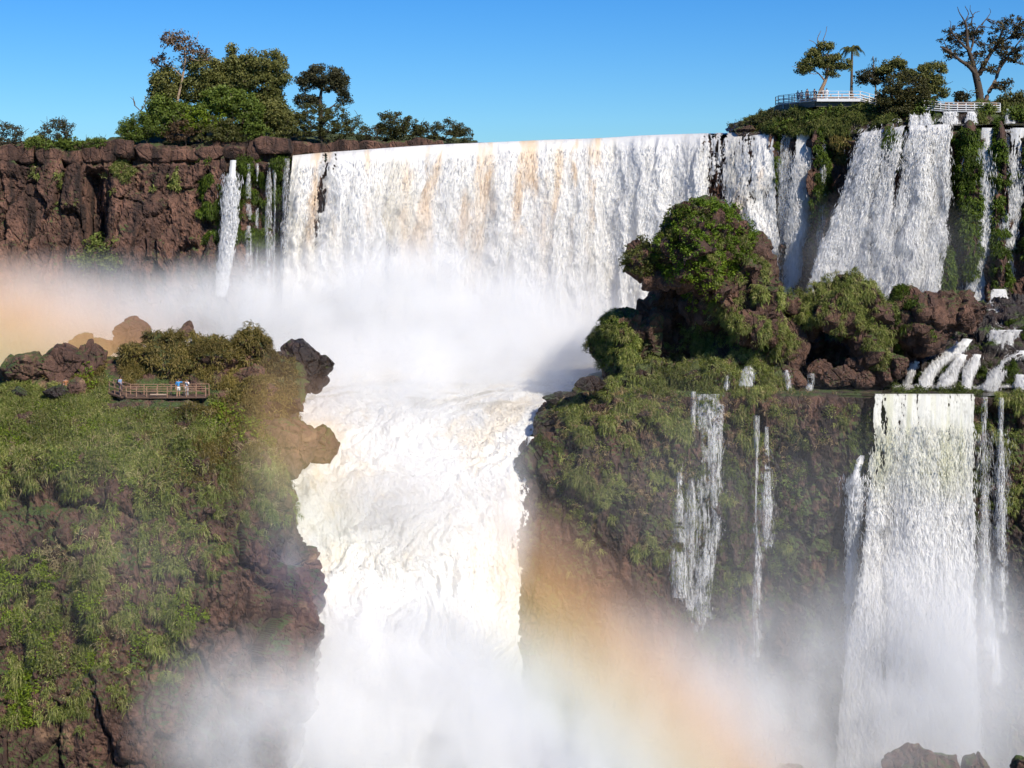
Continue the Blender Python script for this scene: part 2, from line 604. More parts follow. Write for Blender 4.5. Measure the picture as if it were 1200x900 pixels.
def upper_river():
    m, nt, out = new_mat('river_water')
    b = node(nt, 'BsdfPrincipled', Roughness=0.18)
    b.inputs['Base Color'].default_value = (0.05, 0.045, 0.03, 1)
    bp = node(nt, 'Bump', Strength=0.6, Distance=0.2)
    nt.links.new(wnoise(nt, 1.2, (1, 0.5, 1), detail=5), bp.inputs['Height'])
    nt.links.new(bp.outputs[0], b.inputs['Normal'])
    nt.links.new(b.outputs[0], out.inputs[0])
    xs = np.linspace(340, 1280, 240)
    y, d = lip(xs)
    rows = []
    for k, (dd, dz) in enumerate(((0.2, 0.2), (1.2, 0.42), (4, 0.5), (12, 0.55), (40, 0.55))):
        p = np.stack([W(a, b_, c_) for a, b_, c_ in zip(xs, y, d)])
        s = (p[:, 1] + dd) / p[:, 1]
        q = np.stack([p[:, 0] * s, p[:, 1] + dd, p[:, 2] + dz + 0.22 * perlin(np.stack([p[:, 0] * 0.25, p[:, 1] * 0 + dd, 0 * s], -1))], 1)
        rows.append(q)
    G = np.array(rows)[::-1]
    o = mesh_obj('upper_river', G.reshape(-1, 3), gfaces(5, 240), m)
    tag(o, kind='structure')
    V = np.array([[-400, -60, -62], [400, -60, -62], [400, 235, -62], [-400, 235, -62]], float)
    o = mesh_obj('lower_river', V, np.array([[0, 1, 2, 3]]), m)
    tag(o, kind='structure')
    return m


M_WATER = upper_river()


# ------------------------------------------------------------------ the two lower rock masses
def left_outcrop():
    r = [[(-90, 445, 180), (0, 440, 180), (110, 440, 182), (240, 440, 182), (330, 445, 176), (360, 460, 174), (360, 460, 182)],
         [(-90, 446, 158), (0, 436, 158), (60, 430, 157), (140, 420, 160), (200, 412, 161), (245, 412, 161), (290, 432, 160), (335, 455, 158), (352, 470, 170)],
         [(-90, 474, 150), (60, 470, 151), (140, 466.5, 151.5), (240, 465.5, 151.5), (290, 478, 152), (318, 492, 153), (350, 505, 165)],
         [(-90, 482, 147), (60, 480, 148), (140, 478, 149), (240, 478, 149), (300, 492, 150), (335, 506, 151), (352, 520, 164)],
         [(-90, 530, 142), (60, 535, 143), (140, 540, 144), (240, 540, 145), (290, 545, 146), (326, 560, 149), (336, 570, 164)],
         [(-90, 600, 139), (60, 605, 139.5), (160, 605, 141), (250, 605, 142), (300, 610, 144), (333, 622, 148), (346, 630, 163)],
         [(-90, 690, 136), (60, 690, 137), (160, 690, 138.5), (250, 690, 140), (310, 690, 142), (354, 695, 147), (368, 700, 162)],
         [(-90, 790, 134), (60, 790, 135), (160, 790, 136), (250, 790, 138), (305, 790, 140), (352, 790, 145), (366, 790, 160)],
         [(-90, 1010, 129), (60, 1010, 130), (160, 1010, 131), (250, 1010, 133), (320, 1010, 136), (366, 1010, 142), (390, 1010, 155)]]
    G = loft(r, 420, 420)
    N = gnormals(G)
    px, py = PIX(G.reshape(-1, 3))
    px, py = px.reshape(G.shape[:2]), py.reshape(G.shape[:2])
    calm = 0.25 + 0.75 * sstep(490, 570, py)
    H = rockify(G, N, 3.6, 1.6, 2.0, 21, 1.9, 0.3)
    # an overhanging brow above the bare pale face at the left
    brow = 1.6 * np.exp(-((py - 545) / 12) ** 2) * (1 - sstep(95, 135, px)) - 1.8 * np.exp(-((py - 575) / 16) ** 2) * (1 - sstep(95, 135, px))
    G2 = G + (H - G) * calm[..., None] + N * brow[..., None]
    o = mesh_obj('outcrop', G2.reshape(-1, 3), gfaces(420, 420), M_OUT, smooth=False)
    tag(o, 'steep brown rock outcrop under grass at lower left', kind='structure')
    return G2.reshape(-1, 3), gfaces(420, 420)


def right_outcrop():
    r = [[(700, 430, 206), (760, 428, 206), (900, 428, 206), (1150, 430, 206), (1290, 430, 206)],
         [(672, 458, 186), (692, 452, 184), (760, 449, 182), (900, 452, 181), (1000, 452.5, 182), (1150, 452.5, 182), (1290, 452.5, 182)],
         [(650, 490, 186), (640, 484, 178), (690, 472, 174), (790, 459, 172), (900, 462, 171.5), (1000, 463.5, 171.5), (1150, 464.5, 171.5), (1290, 464.5, 171.5)],
         [(640, 520, 186), (624, 516, 175), (680, 500, 172), (790, 478, 170.5), (900, 478, 170.5), (1000, 474, 171), (1150, 474, 171), (1290, 474, 171)],
         [(628, 556, 184), (609, 552, 172), (680, 545, 169.5), (800, 540, 169), (900, 540, 169), (1000, 540, 170.5), (1150, 540, 170.5), (1290, 540, 170)],
         [(622, 640, 182), (602, 640, 169), (700, 635, 167), (800, 630, 168), (900, 630, 168), (1000, 640, 169), (1150, 640, 169), (1290, 640, 168.5)],
         [(612, 760, 178), (592, 760, 166), (700, 750, 164), (800, 750, 165), (900, 750, 166), (1000, 760, 167), (1150, 760, 167), (1290, 760, 166)],
         [(600, 1010, 172), (580, 1010, 160), (700, 1010, 159), (800, 1010, 160), (900, 1010, 161), (1000, 1010, 163), (1150, 1010, 163), (1290, 1010, 162)]]
    G = loft(r, 520, 340)
    N = gnormals(G)
    px, py = PIX(G.reshape(-1, 3))
    px, py = px.reshape(G.shape[:2]), py.reshape(G.shape[:2])
    calm = 0.05 + 0.95 * sstep(464, 486, py + 10 * sstep(760, 690, px))
    off = -2.2 * np.exp(-((px - 905) / 40) ** 2) * sstep(500, 540, py) + 1.2 * np.exp(-((px - 720) / 50) ** 2) * sstep(480, 500, py)
    off += -1.5 * np.exp(-((px - 1165) / 18) ** 2) * sstep(470, 490, py)
    H = rockify(G + N * off[..., None], N, 3.2, 1.4, 1.8, 31, 2.0, 0.3)
    G2 = G + (H - G) * calm[..., None]
    o = mesh_obj('rock_shelf', G2.reshape(-1, 3), gfaces(340, 520), M_LOW, smooth=False)
    tag(o, 'dark wet rock shelf and cliff under hanging plants at lower right', kind='structure')
    return G2.reshape(-1, 3), gfaces(340, 520)


OUT_V, OUT_F = left_outcrop()
SHELF_V, SHELF_F = right_outcrop()

_xs = np.linspace(930, 1290, 90)
_G = np.array([[W(x, 250 + 20.35 / d * FPX, d) for x in _xs] for d in np.linspace(190, 171.2, 24)])
_G[..., 2] += 0.05 * perlin(_G * np.array([0.6, 0.6, 1]))
tag(mesh_obj('pool', _G.reshape(-1, 3), gfaces(24, 90), M_WATER), kind='structure')


# ------------------------------------------------------------------ boulders
def ico(n):
    bm = bmesh.new()
    bmesh.ops.create_icosphere(bm, subdivisions=n, radius=1)
    V = np.array([v.co[:] for v in bm.verts])
    f = np.array([[v.index for v in fc.verts] for fc in bm.faces])
    bm.free()
    return V, f


ICO4, ICO5 = ico(4), ico(5)


def boulder_geo(px, py, D, rx, ry, seed, depth=1.0, base=ICO5, cuts=20, rough=1.0, block=False):
    rg = np.random.default_rng(seed)
    V, f = base
    pl = nrm(rg.normal(size=(cuts, 3)))
    dd = rg.uniform(0.60, 0.98, cuts)
    if block:
        ax = np.concatenate([np.eye(3), -np.eye(3)]) + rg.normal(scale=0.14, size=(6, 3))
        pl = np.concatenate([nrm(ax), pl[:5]])
        dd = np.concatenate([rg.uniform(0.72, 0.92, 6), rg.uniform(0.85, 1.1, 5)])
    dot = V @ pl.T
    r = np.where(dot > 0.05, dd[None] / np.maximum(dot, 0.05), 9).min(axis=1)
    r = np.minimum(r, 1.12)
    s = D / FPX
    sc = np.array([rx * s, (rx + ry) / 2 * s * depth, ry * s])
    P = V * r[:, None] * sc * 1.08
    m = sc.min()
    f1, f2, cid = worley(P / m * 1.5, seed)
    P = P + V * (m * rough * (0.22 * (cid - 0.5) - 0.10 * (1 - sstep(0, 0.12, f2 - f1)) + 0.06 * fbm(P / m * 0.9, 4, seed) + 0.05 * fbm(P / m * 4, 3, seed + 2)))[:, None]
    P += W(px, py, D)
    return P, f


def boulder(label, px, py, D, rx, ry, seed, mat=None, depth=1.0, group=None, name='boulder', base=ICO5, block=False):
    P, f = boulder_geo(px, py, D, rx, ry, seed, depth, base, block=block, rough=0.4 if block else 1.0)
    o = mesh_obj(name, P, f, mat or M_ROCK, smooth=False)
    tag(o, label, 'rock', group)
    return P, f


def blob_rock(name, label, blobs, seed, mat, vox=0.32, ab=1.4, an=0.8, s=2.6):
    """One rock mass from several overlapping lumps."""
    Vs, Fs, n = [], [], 0
    for k, (px, py, D, rx, ry, dp) in enumerate(blobs):
        P, f = boulder_geo(px, py, D, rx, ry, seed * 31 + k, dp, ICO4, rough=0.6)
        Vs.append(P)
        Fs.append(f + n)
        n += len(P)
    tmp = mesh_obj('tmp', np.concatenate(Vs), np.concatenate(Fs), None)
    md = tmp.modifiers.new('r', 'REMESH')
    md.mode = 'VOXEL'
    md.voxel_size = vox
    ev = tmp.evaluated_get(bpy.context.evaluated_depsgraph_get())
    me = ev.to_mesh()
    V = np.empty(len(me.vertices) * 3)
    me.vertices.foreach_get('co', V)
    V = V.reshape(-1, 3)
    N = np.empty(len(me.vertices) * 3)
    me.vertex_normals.foreach_get('vector', N)
    N = N.reshape(-1, 3)
    me.calc_loop_triangles()
    T = np.empty(len(me.loop_triangles) * 3, np.int32)
    me.loop_triangles.foreach_get('vertices', T)
    T = T.reshape(-1, 3)
    ev.to_mesh_clear()
    me0 = tmp.data
    bpy.data.objects.remove(tmp)
    bpy.data.meshes.remove(me0)
    V = rockify(V, N, s, ab, an, seed, 1.3, 0.25)
    o = mesh_obj(name, V, T, mat, smooth=False)
    tag(o, label, 'rock')
    return V, T


R_MAIN = blob_rock('mossy_rock', 'tall leaning mossy rock crowned with bright green shrubs and dark under its overhang',
                   [(806, 296, 176, 62, 50, 1.0), (758, 312, 175, 32, 28, 1.0), (826, 272, 178, 48, 34, 1.0), (850, 262, 178, 24, 20, 1.0), (852, 330, 180, 46, 62, 1.0),
                    (880, 380, 180, 40, 50, 1.0), (848, 385, 182, 34, 56, 0.8), (862, 430, 178, 44, 30, 1.0), (790, 395, 188, 50, 66, 0.5), (905, 405, 178, 32, 36, 1.0), (845, 268, 180, 30, 24, 1.0), (876, 335, 178, 32, 60, 1.0), (892, 372, 177, 34, 44, 1.0), (850, 350, 177, 40, 44, 1.0), (788, 362, 184, 36, 46, 0.8), (806, 400, 185, 40, 44, 0.8)], 41, M_ROCK)
R_TWO = blob_rock('mossy_rock', 'rounded grass covered rock with a black hollow below, left of the bare red boulder',
                  [(985, 368, 179, 52, 36, 1.0), (940, 362, 180, 38, 24, 1.0), (1018, 390, 178, 24, 44, 0.9), (970, 405, 187, 52, 46, 0.5)], 42, M_ROCK)
R_RED = blob_rock('red_boulder', 'big bare red brown boulder beside the small cascades',
                  [(1100, 365, 179, 46, 28, 1.0), (1132, 375, 179, 25, 20, 1.0), (1062, 372, 180, 22, 26, 1.0), (1085, 388, 180, 36, 24, 1.0), (1062, 410, 184, 26, 40, 0.6)], 43, M_ROCK, s=3.2)
R_SMALL = blob_rock('mossy_rock', 'small shrub covered rock standing in the spray at the foot of the overhang',
                    [(728, 402, 180, 36, 36, 1.0), (756, 410, 180, 18, 38, 1.0)], 44, M_MOSSROCK)
R_HUMP = blob_rock('mossy_rock', 'low grassy hump in front of the tall leaning rock with two tiny springs',
                   [(760, 452, 176, 58, 22, 0.8), (840, 450, 176, 60, 26, 0.8), (905, 448, 177, 26, 20, 0.8), (690, 462, 178, 24, 14, 1.0)], 45, M_MOSSROCK)

BROWN_ROWS = [(905, 446, 15, 14), (925, 440, 20, 16), (960, 438, 17, 15), (985, 442, 22, 14), (1012, 444, 16, 13), (1032, 440, 18, 20), (1050, 430, 14, 18), (1005, 428, 14, 12), (880, 448, 14, 12)]
for i, (x, y, a, b) in enumerate(BROWN_ROWS):
    boulder('brown boulder in the row along the pool edge under the dark hollows', x, y, 176.5 + 0.4 * (i % 3), a, b, 100 + i, group='brown boulders at the pool edge')
for i, (x, y, a, b, lab) in enumerate([(665, 470, 26, 12, 'black wet rock at the brink beside the right edge of the white rapids'),
                                       (648, 502, 22, 22, 'black wet rock with trickles just above the lower ledge'),
                                       (622, 545, 16, 26, 'lowest black wet rock jutting into the white torrent'),
                                       (690, 450, 20, 9, 'flat dark slab at the water level of the misty pool')]):
    boulder(lab, x, y, 178 - 1.5 * i, a, b, 130 + i, M_WETROCK)

LB = []
for i, (x, y, D, a, b, mt, lab) in enumerate([
        (28, 436, 156, 36, 28, M_OUT, 'broad bare brown rock at the left edge of the outcrop top'),
        (72, 428, 156, 36, 26, M_OUT, 'pinkish brown rock with a flat summit beside the left edge rock'),
        (103, 424, 157, 22, 26, M_OUT, 'tilted dark red slab at the right end of the bare rocks'),
        (160, 422, 158, 22, 20, M_MOSSROCK, 'small round moss covered hump right of the tilted slab'),
        (196, 404, 161, 22, 16, M_MOSSROCK, 'dark rock with a mossy cap on the outcrop skyline'),
        (200, 428, 157, 34, 24, M_MOSSROCK, 'wide olive mossy mound above the boardwalk'),
        (245, 422, 158, 36, 30, M_MOSSROCK, 'largest mossy dome above the boardwalk with hanging grass'),
        (298, 418, 160, 27, 27, M_MOSSROCK, 'dark round boulder with a green patch near the torrent'),
        (360, 430, 164, 36, 27, M_WETROCK, 'big dark wet boulder farthest out in the torrent'),
        (328, 440, 160, 26, 22, M_MOSSROCK, 'dark boulder wedged behind the farthest wet one'),
        (325, 462, 157, 40, 22, M_MOSSROCK, 'low brown boulder sloping to the rapids'),
        (332, 474, 155, 24, 13, M_ROCK, 'low tan stone lapped by foam at the rapids edge'),
        (290, 446, 157, 22, 20, M_ROCK, 'brown boulder below the dark round one'),
        (300, 478, 153, 46, 32, M_OUT, 'rounded olive brown shoulder at the right end of the boardwalk'),
        (340, 520, 151, 30, 40, M_OUT, 'orange brown buttress at the corner of the outcrop'),
        (374, 526, 154, 24, 24, M_OUT, 'brown block jutting out over the torrent'),
        (22, 462, 151, 10, 8, M_WETROCK, 'small black stone below the bare rocks'),
        (66, 460, 151, 16, 10, M_WETROCK, 'dark low stone beside the half hidden hiker'),
        (88, 457, 152, 12, 16, M_OUT, 'upright dark stone at the path right of the half hidden hiker')]):
    P, f = boulder(lab, x, y, D, a, b, 200 + i, mt)
    LB.append((P, f))
for i, (x, y, a, b, lab) in enumerate([(153, 392, 23, 22, 'large pale boulder fading into mist behind the outcrop'), (97, 402, 15, 14, 'small boulder dim in orange mist behind the outcrop'),
                                       (122, 408, 18, 12, 'low boulder in mist between the two paler ones'), (219, 388, 11, 11, 'smallest boulder peeking through mist over the dark rock')]):
    boulder(lab, x, y, 176, a, b, 240 + i, M_ROCK)
for i, (x, y, a, b, lab) in enumerate([(1078, 905, 46, 36, 'peaked boulder dim in the spray at the bottom edge'), (1145, 915, 24, 28, 'small boulder just right of the peaked one in the spray'),
                                       (1200, 902, 14, 16, 'dark mossy boulder tip in the bottom right corner'), (935, 925, 26, 34, 'boulder almost lost in the orange mist at the bottom')]):
    boulder(lab, x, y, 150 if i != 2 else 120, a, b, 260 + i, M_ROCK)

# rim rocks along the skyline
RIM = [(8, 182, 15, 12), (32, 181, 12, 11), (60, 183, 18, 11), (86, 184, 14, 10), (110, 181, 12, 11), (128, 178, 10, 13), (144, 174, 13, 13), (172, 180, 14, 11), (192, 182, 10, 10), (210, 183, 12, 9),
       (228, 182, 12, 9), (246, 180, 18, 9), (276, 178, 16, 9), (298, 180, 10, 9), (322, 171, 24, 11), (352, 175, 15, 9), (374, 175, 11, 8), (390, 174, 9, 8), (406, 172, 16, 9), (424, 174, 10, 7),
       (438, 172, 20, 7), (464, 171, 12, 6), (478, 170, 12, 6), (496, 167, 14, 6), (512, 169, 8, 5)]
for i, (x, y, a, b) in enumerate(RIM):
    _, d = lip(x)
    boulder('red brown block of the jointed rock rim along the left cliff top', x, y, d + 1.0 + (2.5 if x > 340 else 0), a, b, 300 + i, M_CLIFF, group='rim rocks on the left cliff top', name='rim_rock', block=True)
boulder('tan earth mound on the brink at the left end of the right bank', 877, 152, 226, 14, 5, 390, M_ROCK, name='boulder')


# ------------------------------------------------------------------ right bank above the falls
def right_bank():
    r = [[(850, 152, 260), (900, 130, 260), (960, 118, 260), (1040, 118, 255), (1100, 122, 250), (1290, 120, 250)],
         [(858, 155, 230), (890, 146, 229), (920, 133, 227), (960, 126, 224), (1040, 126, 222), (1100, 128, 219), (1290, 126, 217)],
         [(862, 157, 226), (890, 152, 224.5), (920, 148, 222), (960, 144, 219), (1030, 138, 217), (1060, 133, 216), (1100, 132, 215), (1290, 131, 213)],
         [(866, 160, 225.5), (890, 159, 224), (920, 158, 221.5), (960, 157, 218.5), (1005, 158, 215.8), (1062, 150, 212.5), (1100, 150, 212), (1290, 150, 210)]]
    G = loft(r, 200, 50)
    N = gnormals(G)
    G = rockify(G, N, 2.2, 0.5, 0.8, 51, 1.2, 0.4)
    o = mesh_obj('river_bank', G.reshape(-1, 3), gfaces(50, 200), M_WETROCK)
    tag(o, kind='structure')
    return G.reshape(-1, 3), gfaces(50, 200)


BANK_V, BANK_F = right_bank()


def left_bank():
    r = [[(-90, 176, 262), (130, 170, 262), (165, 152, 262), (260, 146, 262), (400, 158, 262), (560, 164, 262)],
         [(-90, 172, 228), (60, 171, 228), (150, 164, 230), (200, 158, 231), (300, 158, 232), (400, 164, 233), (480, 168, 236), (555, 170, 240)],
         [(-90, 180, 220), (60, 180, 221), (150, 178, 222), (300, 178, 224), (400, 177, 227), (480, 174, 231), (548, 172, 236)]]
    G = loft(r, 160, 40)
    G = rockify(G, gnormals(G), 2.5, 0.5, 0.7, 55, 1.0, 0.4)
    o = mesh_obj('hillside', G.reshape(-1, 3), gfaces(40, 160), M_MOSSROCK)
    tag(o, kind='structure')


left_bank()


def cascade_rocks():
    r = [[(1130, 372, 200), (1150, 356, 200), (1200, 350, 199), (1290, 345, 199)],
         [(1110, 392, 190), (1150, 376, 189), (1200, 372, 189), (1290, 368, 189)],
         [(1080, 412, 186), (1150, 402, 184), (1200, 396, 184), (1290, 392, 184)],
         [(1058, 430, 183), (1120, 420, 181), (1200, 418, 180.5), (1290, 416, 180)],
         [(1048, 458, 181.5), (1120, 458, 178.5), (1200, 458, 178), (1290, 458, 177.5)]]
    G = loft(r, 160, 130)
    N = gnormals(G)
    G = rockify(G, N, 2.2, 1.0, 0.9, 61, 0.7, 0.6)
    o = mesh_obj('cascade_rock', G.reshape(-1, 3), gfaces(130, 160), M_WETROCK)
    tag(o, 'black stepped rock with moss under the small white cascades', 'rock')
    return G.reshape(-1, 3), gfaces(130, 160)


CASC_V, CASC_F = cascade_rocks()
# ------------------------------------------------------------------ falling water
M_VEIL = veil_mat('thin_water')
def flakes(a, V, f, C, n, ln=(0.12, 0.60), wd=(0.02, 0.05), tilt=0.3, lift=0.2, side=0.10, flow=(0, -0.25, -1.0), ok=None):
    """Torn flecks of foam and drops flying just off the falling sheet."""
    T = tris_of(f)
    p0, p1, p2 = V[T[:, 0]], V[T[:, 1]], V[T[:, 2]]
    cr = np.cross(p1 - p0, p2 - p0)
    ar = np.linalg.norm(cr, axis=1)
    if ok is not None:
        ar = ar * ok[T[:, 0]] + 1e-9
    k = RNG.choice(len(T), n, p=ar / ar.sum())
    r1, r2 = np.sqrt(RNG.random(n))[:, None], RNG.random(n)[:, None]
    P = (1 - r1) * p0[k] + r1 * (1 - r2) * p1[k] + r1 * r2 * p2[k]
    N = cr[k] / np.maximum(ar[k], 1e-9)[:, None]
    c = C[T[k, 0]] * RNG.uniform(0.86, 1.04, (n, 1))
    P = P + N * (np.abs(RNG.normal(size=(n, 1))) * lift) + RNG.normal(scale=side, size=(n, 3)) * np.array([1, 0.3, 1.5])
    nn = nrm(N + RNG.normal(scale=tilt, size=(n, 3)))
    fl = np.array(flow) + RNG.normal(scale=0.25, size=(n, 3))
    t = nrm(fl - nn * (fl * nn).sum(1, keepdims=True))
    b = np.cross(nn, t)
    l, w_ = RNG.uniform(*ln, (n, 1)), RNG.uniform(*wd, (n, 1))
    S = np.stack([P - t * l, P + b * w_, P + t * l, P - b * w_], 1).reshape(-1, 3)
    a.add(S, (np.arange(n) * 4)[:, None] + np.array([0, 1, 2, 3]), np.repeat(np.minimum(c, 0.92), 4, 0))


def water_sheet(name, label, rows, nu, nv, dens=1.0, gran=0.5, amp=0.8, seed=1, tan=0.0, group=None, edge=0.08, soft=0.0, kind=None, cat='waterfall',
                lump=1.0, white=(0.88, 0.87, 0.85), spray=0.0, col_fn=None, mat=None, flow=(0, -0.25, -1.0)):
    G = loft(rows, nu, nv)
    N = gnormals(G)
    u = np.linspace(0, 1, nu)[None, :] * np.ones((nv, 1))
    v = np.linspace(0, 1, nv)[:, None] * np.ones((1, nu))
    su = np.linalg.norm(np.diff(G, axis=1), axis=2).mean(axis=0)
    su = np.concatenate([[0], np.cumsum(su)])[None, :] * np.ones((nv, 1))
    sv = np.linalg.norm(np.diff(G, axis=0), axis=2).mean(axis=1)
    sv = np.concatenate([[0], np.cumsum(sv)])[:, None] * np.ones((1, nu))
    z = np.zeros_like(u)
    warp = 0.5 * fbm(np.stack([su * 0.25, sv * 0.2, z], -1), 2, seed + 30)
    streak = fbm(np.stack([su * 0.75 + warp * 0.4, sv * 0.05, z], -1), 4, seed)
    fine = perlin(np.stack([su * 3.6, sv * 0.45, z], -1), seed + 1) + 0.6 * perlin(np.stack([su * 7.5, sv * 1.3, z], -1), seed + 2)
    q = np.stack([su * 0.55 + warp, sv * 0.2 + warp * 0.6, z], -1)
    clump = 1 - 2 * np.abs(fbm(q, 3, seed + 3, 0.45))
    grain = perlin(np.stack([su * 4.5, sv * 2.6, z], -1), seed + 5)
    grow = 0.15 + 0.85 * np.minimum(1, v * 2.2)
    foam = fbm(np.stack([su * 1.5, sv * 0.8, z], -1), 4, seed + 40, 0.6)
    plume = fbm(np.stack([su * 0.2 + 0.5 * warp, sv * 0.022, z], -1), 3, seed + 50)
    disp = amp * (grow * (0.30 * (clump - 0.35) * lump + 0.15 * foam * lump + 1.9 * plume * lump) + 0.14 * streak + 0.03 * fine)
    disp = disp * sstep(0.05, 0.16, v)
    px, py = PIX(G.reshape(-1, 3))
    px, py = px.reshape(u.shape), py.reshape(u.shape)
    G = G + N * (disp + 0.15)[..., None]
    dn = dens(u, v, px, py) if callable(dens) else dens + z
    e = np.minimum(u, 1 - u) / max(edge, 1e-4)
    cover = dn + gran * (0.65 * streak + 0.45 * fine + 0.4 * grain + 0.35 * (clump - 0.4)) - (1 - sstep(0, 1, e)) * (0.45 + 0.5 * gran) - 0.5
    keep = (cover[:-1, :-1] + cover[1:, 1:]) > 0
    thick = sstep(0.0, 0.55, cover)[..., None]
    c = np.ones(u.shape + (3,)) * np.array(white) * (0.68 + 0.32 * thick)
    c = c * (1 - 0.16 * sstep(0.05, 0.7, streak + 0.4 * fine)[..., None] * np.array([1, .97, .9]))
    t1 = sstep(0.05, 0.65, fbm(np.stack([su * 0.13, sv * 0.03, z], -1), 4, seed + 7) + 0.35 * fbm(np.stack([su * 0.5 + warp, sv * 0.12, z], -1), 4, seed + 8) + 0.1)
    c = c * (1 - 0.3 * tan * t1[..., None]) + 0.3 * tan * t1[..., None] * np.array([0.86, 0.76, 0.55])
    t2 = 0.8 * sstep(0.16, 0.8, fbm(np.stack([su * 0.30 + 4, sv * 0.022, z], -1), 3, seed + 27) + 0.45 * fbm(np.stack([su * 0.5 + warp, sv * 0.12, z], -1), 4, seed + 18)) * (1 - sstep(0.25, 0.75, v)) * tan
    c = c * (1 - t2[..., None]) + t2[..., None] * np.array([0.78, 0.55, 0.32])
    if col_fn is not None:
        c = col_fn(c, su, sv, u, v, px, py)
    V, f, C, v_ = compact(G.reshape(-1, 3), gfaces(nv, nu, keep), c.reshape(-1, 3), v.reshape(-1))
    a = Acc().add(V, f, C)
    if spray > 0:
        flakes(a, V, f, C, int(spray * (6 if amp > 0.35 else 2)), lift=0.2 if amp > 0.35 else 0.06, side=0.10 if amp > 0.35 else 0.05, flow=flow, ok=(v_ > 0.13) * (0.1 + v_))
    o = a.build(name, mat or M_FOAM)
    tag(o, label, cat if kind is None else None, group, kind)
    return o


def L(x, dy=0.0, dd=0.0):
    y, d = lip(x)
    return (x, y + dy, d + dd)


# the great curtain: the water leaves the lip, arcs outward and drifts left with the turn of the river
_top = [343, 380, 420, 470, 520, 560, 600, 640, 700, 760, 820, 870, 912]
_drift = lambda x: np.interp(x, [343, 450, 560, 640, 760, 860, 912], [14, 40, 52, 42, 16, 2, 4])
rows = [[L(x, -1.5, 1.6) for x in _top],
        [L(x, -1.2, -0.6) for x in _top],
        [(x - 0.07 * _drift(x), lip(x)[0] + 8, lip(x)[1] - 2.2) for x in _top],
        [(x - 0.32 * _drift(x), lip(x)[0] + 50, lip(x)[1] - 4.2) for x in _top],
        [(x - 0.68 * _drift(x), lip(x)[0] + 130, lip(x)[1] - 6.0) for x in _top],
        [(x - 1.05 * _drift(x), 420, lip(x)[1] - 8.5) for x in _top]]


def d_main(u, v, px, py):
    d = 1.6 - 0.9 * np.exp(-((px + 0.2 * (py - 180) - 385) / 17) ** 2) * (1 - sstep(260, 330, py))
    d = d - 0.85 * sstep(795, 845, px) * (1 - 0.75 * sstep(235, 290, py)) - 0.30 * np.exp(-((px - 842) / 16) ** 2) * (1 - sstep(230, 280, py))
    d = d + 0.5 * np.exp(-((px - 893) / 9) ** 2)
    return d


water_sheet('waterfall', 'great thundering curtain of cream and white water filling the middle of the upper cliff', rows, 760, 380, d_main, 0.8, 1.15, 7, tan=0.9,
            edge=0.02, spray=20000, flow=(-0.12, -0.25, -1))


def strand(label, pts, nu, nv, dens, seed, drop=0.0, gran=0.9, amp=0.4, off=2.2, group=None, name='waterfall', spray=1500, tan=0.0, edge=0.3, white=(0.86, 0.86, 0.86), d0=None, mat=None):
    """pts: (left px, right px, py[, extra distance]) from the lip down."""
    rows = []
    for k, p in enumerate(pts):
        a, b, y = p[:3]
        base = (d0 if d0 is not None else lip((pts[0][0] + pts[0][1]) / 2)[1]) + (p[3] if len(p) > 3 else 0)
        t = k / (len(pts) - 1)
        D = base - off * (0.15 + 0.85 * t ** 0.6)
        rows.append([(a, y, D), ((a + b) / 2, y, D - 0.35), (b, y, D)])
    return water_sheet(name, label, rows, nu, nv, dens, gran, amp, seed, tan=tan, group=group, edge=edge, spray=spray, white=white, mat=mat)


strand('white strand of the far left, splashing off a ledge on the dark mossy cliff', [(270, 277, 188), (265, 277, 225), (259, 279, 268), (257, 272, 300), (252, 266, 345)], 26, 170, 1.1, 21, off=4.2)
for i, (x0, x1, y0, xb, yb, dn) in enumerate([(313, 317, 191, 311, 350, 1.0), (320, 325, 189, 316, 350, 1.1), (333, 340, 186, 331, 352, 1.3), (300, 303, 192, 298, 330, .8), (290, 293, 192, 289, 330, .8)]):
    strand('thin thread of water hanging between green moss left of the great curtain', [(x0, x1, y0), (x0 - 1, x1, (y0 + yb) / 2), (xb, xb + (x1 - x0) + 3, yb)], 12, 150, dn, 30 + i, off=4.0,
           group='thin threads left of the great curtain', spray=0, mat=M_VEIL)
strand('narrow veil just right of the great curtain', [(914, 931, 157), (913, 930, 210), (911, 929, 260), (908, 928, 352)], 40, 180, 1.15, 41, mat=M_VEIL)
strand('bright narrow fall left of the dark mossy buttress', [(929, 953, 157), (926, 953, 210), (920, 950, 270), (912, 946, 356)], 60, 200, 1.05, 42, tan=0.2)
strand('faint trickle on the black wall beside the broad slanting fall', [(962, 968, 165), (961, 967, 230), (958, 966, 300)], 12, 120, 0.9, 43, spray=0, mat=M_VEIL)
rows = [[L(1008, 0, 1.5), L(1030, 0, 1.5), L(1062, 0, 1.8)], [L(1008, 1, -1.5), L(1030, 1, -1.5), L(1062, 1, -1.5)], [(997, 190, 211.5), (1024, 190, 209), (1054, 190, 207.5)],
        [(975, 250, 209), (1015, 250, 206.5), (1048, 250, 205)], [(938, 352, 205), (990, 352, 202.5), (1046, 352, 201)]]


def d_slant(u, v, px, py):
    return 1.0 - 0.5 * np.exp(-((px - 1042) / 10) ** 2) * (1 - sstep(215, 260, py)) - 0.5 * np.exp(-((px - 1018) / 8) ** 2 - ((py - 285) / 22) ** 2)


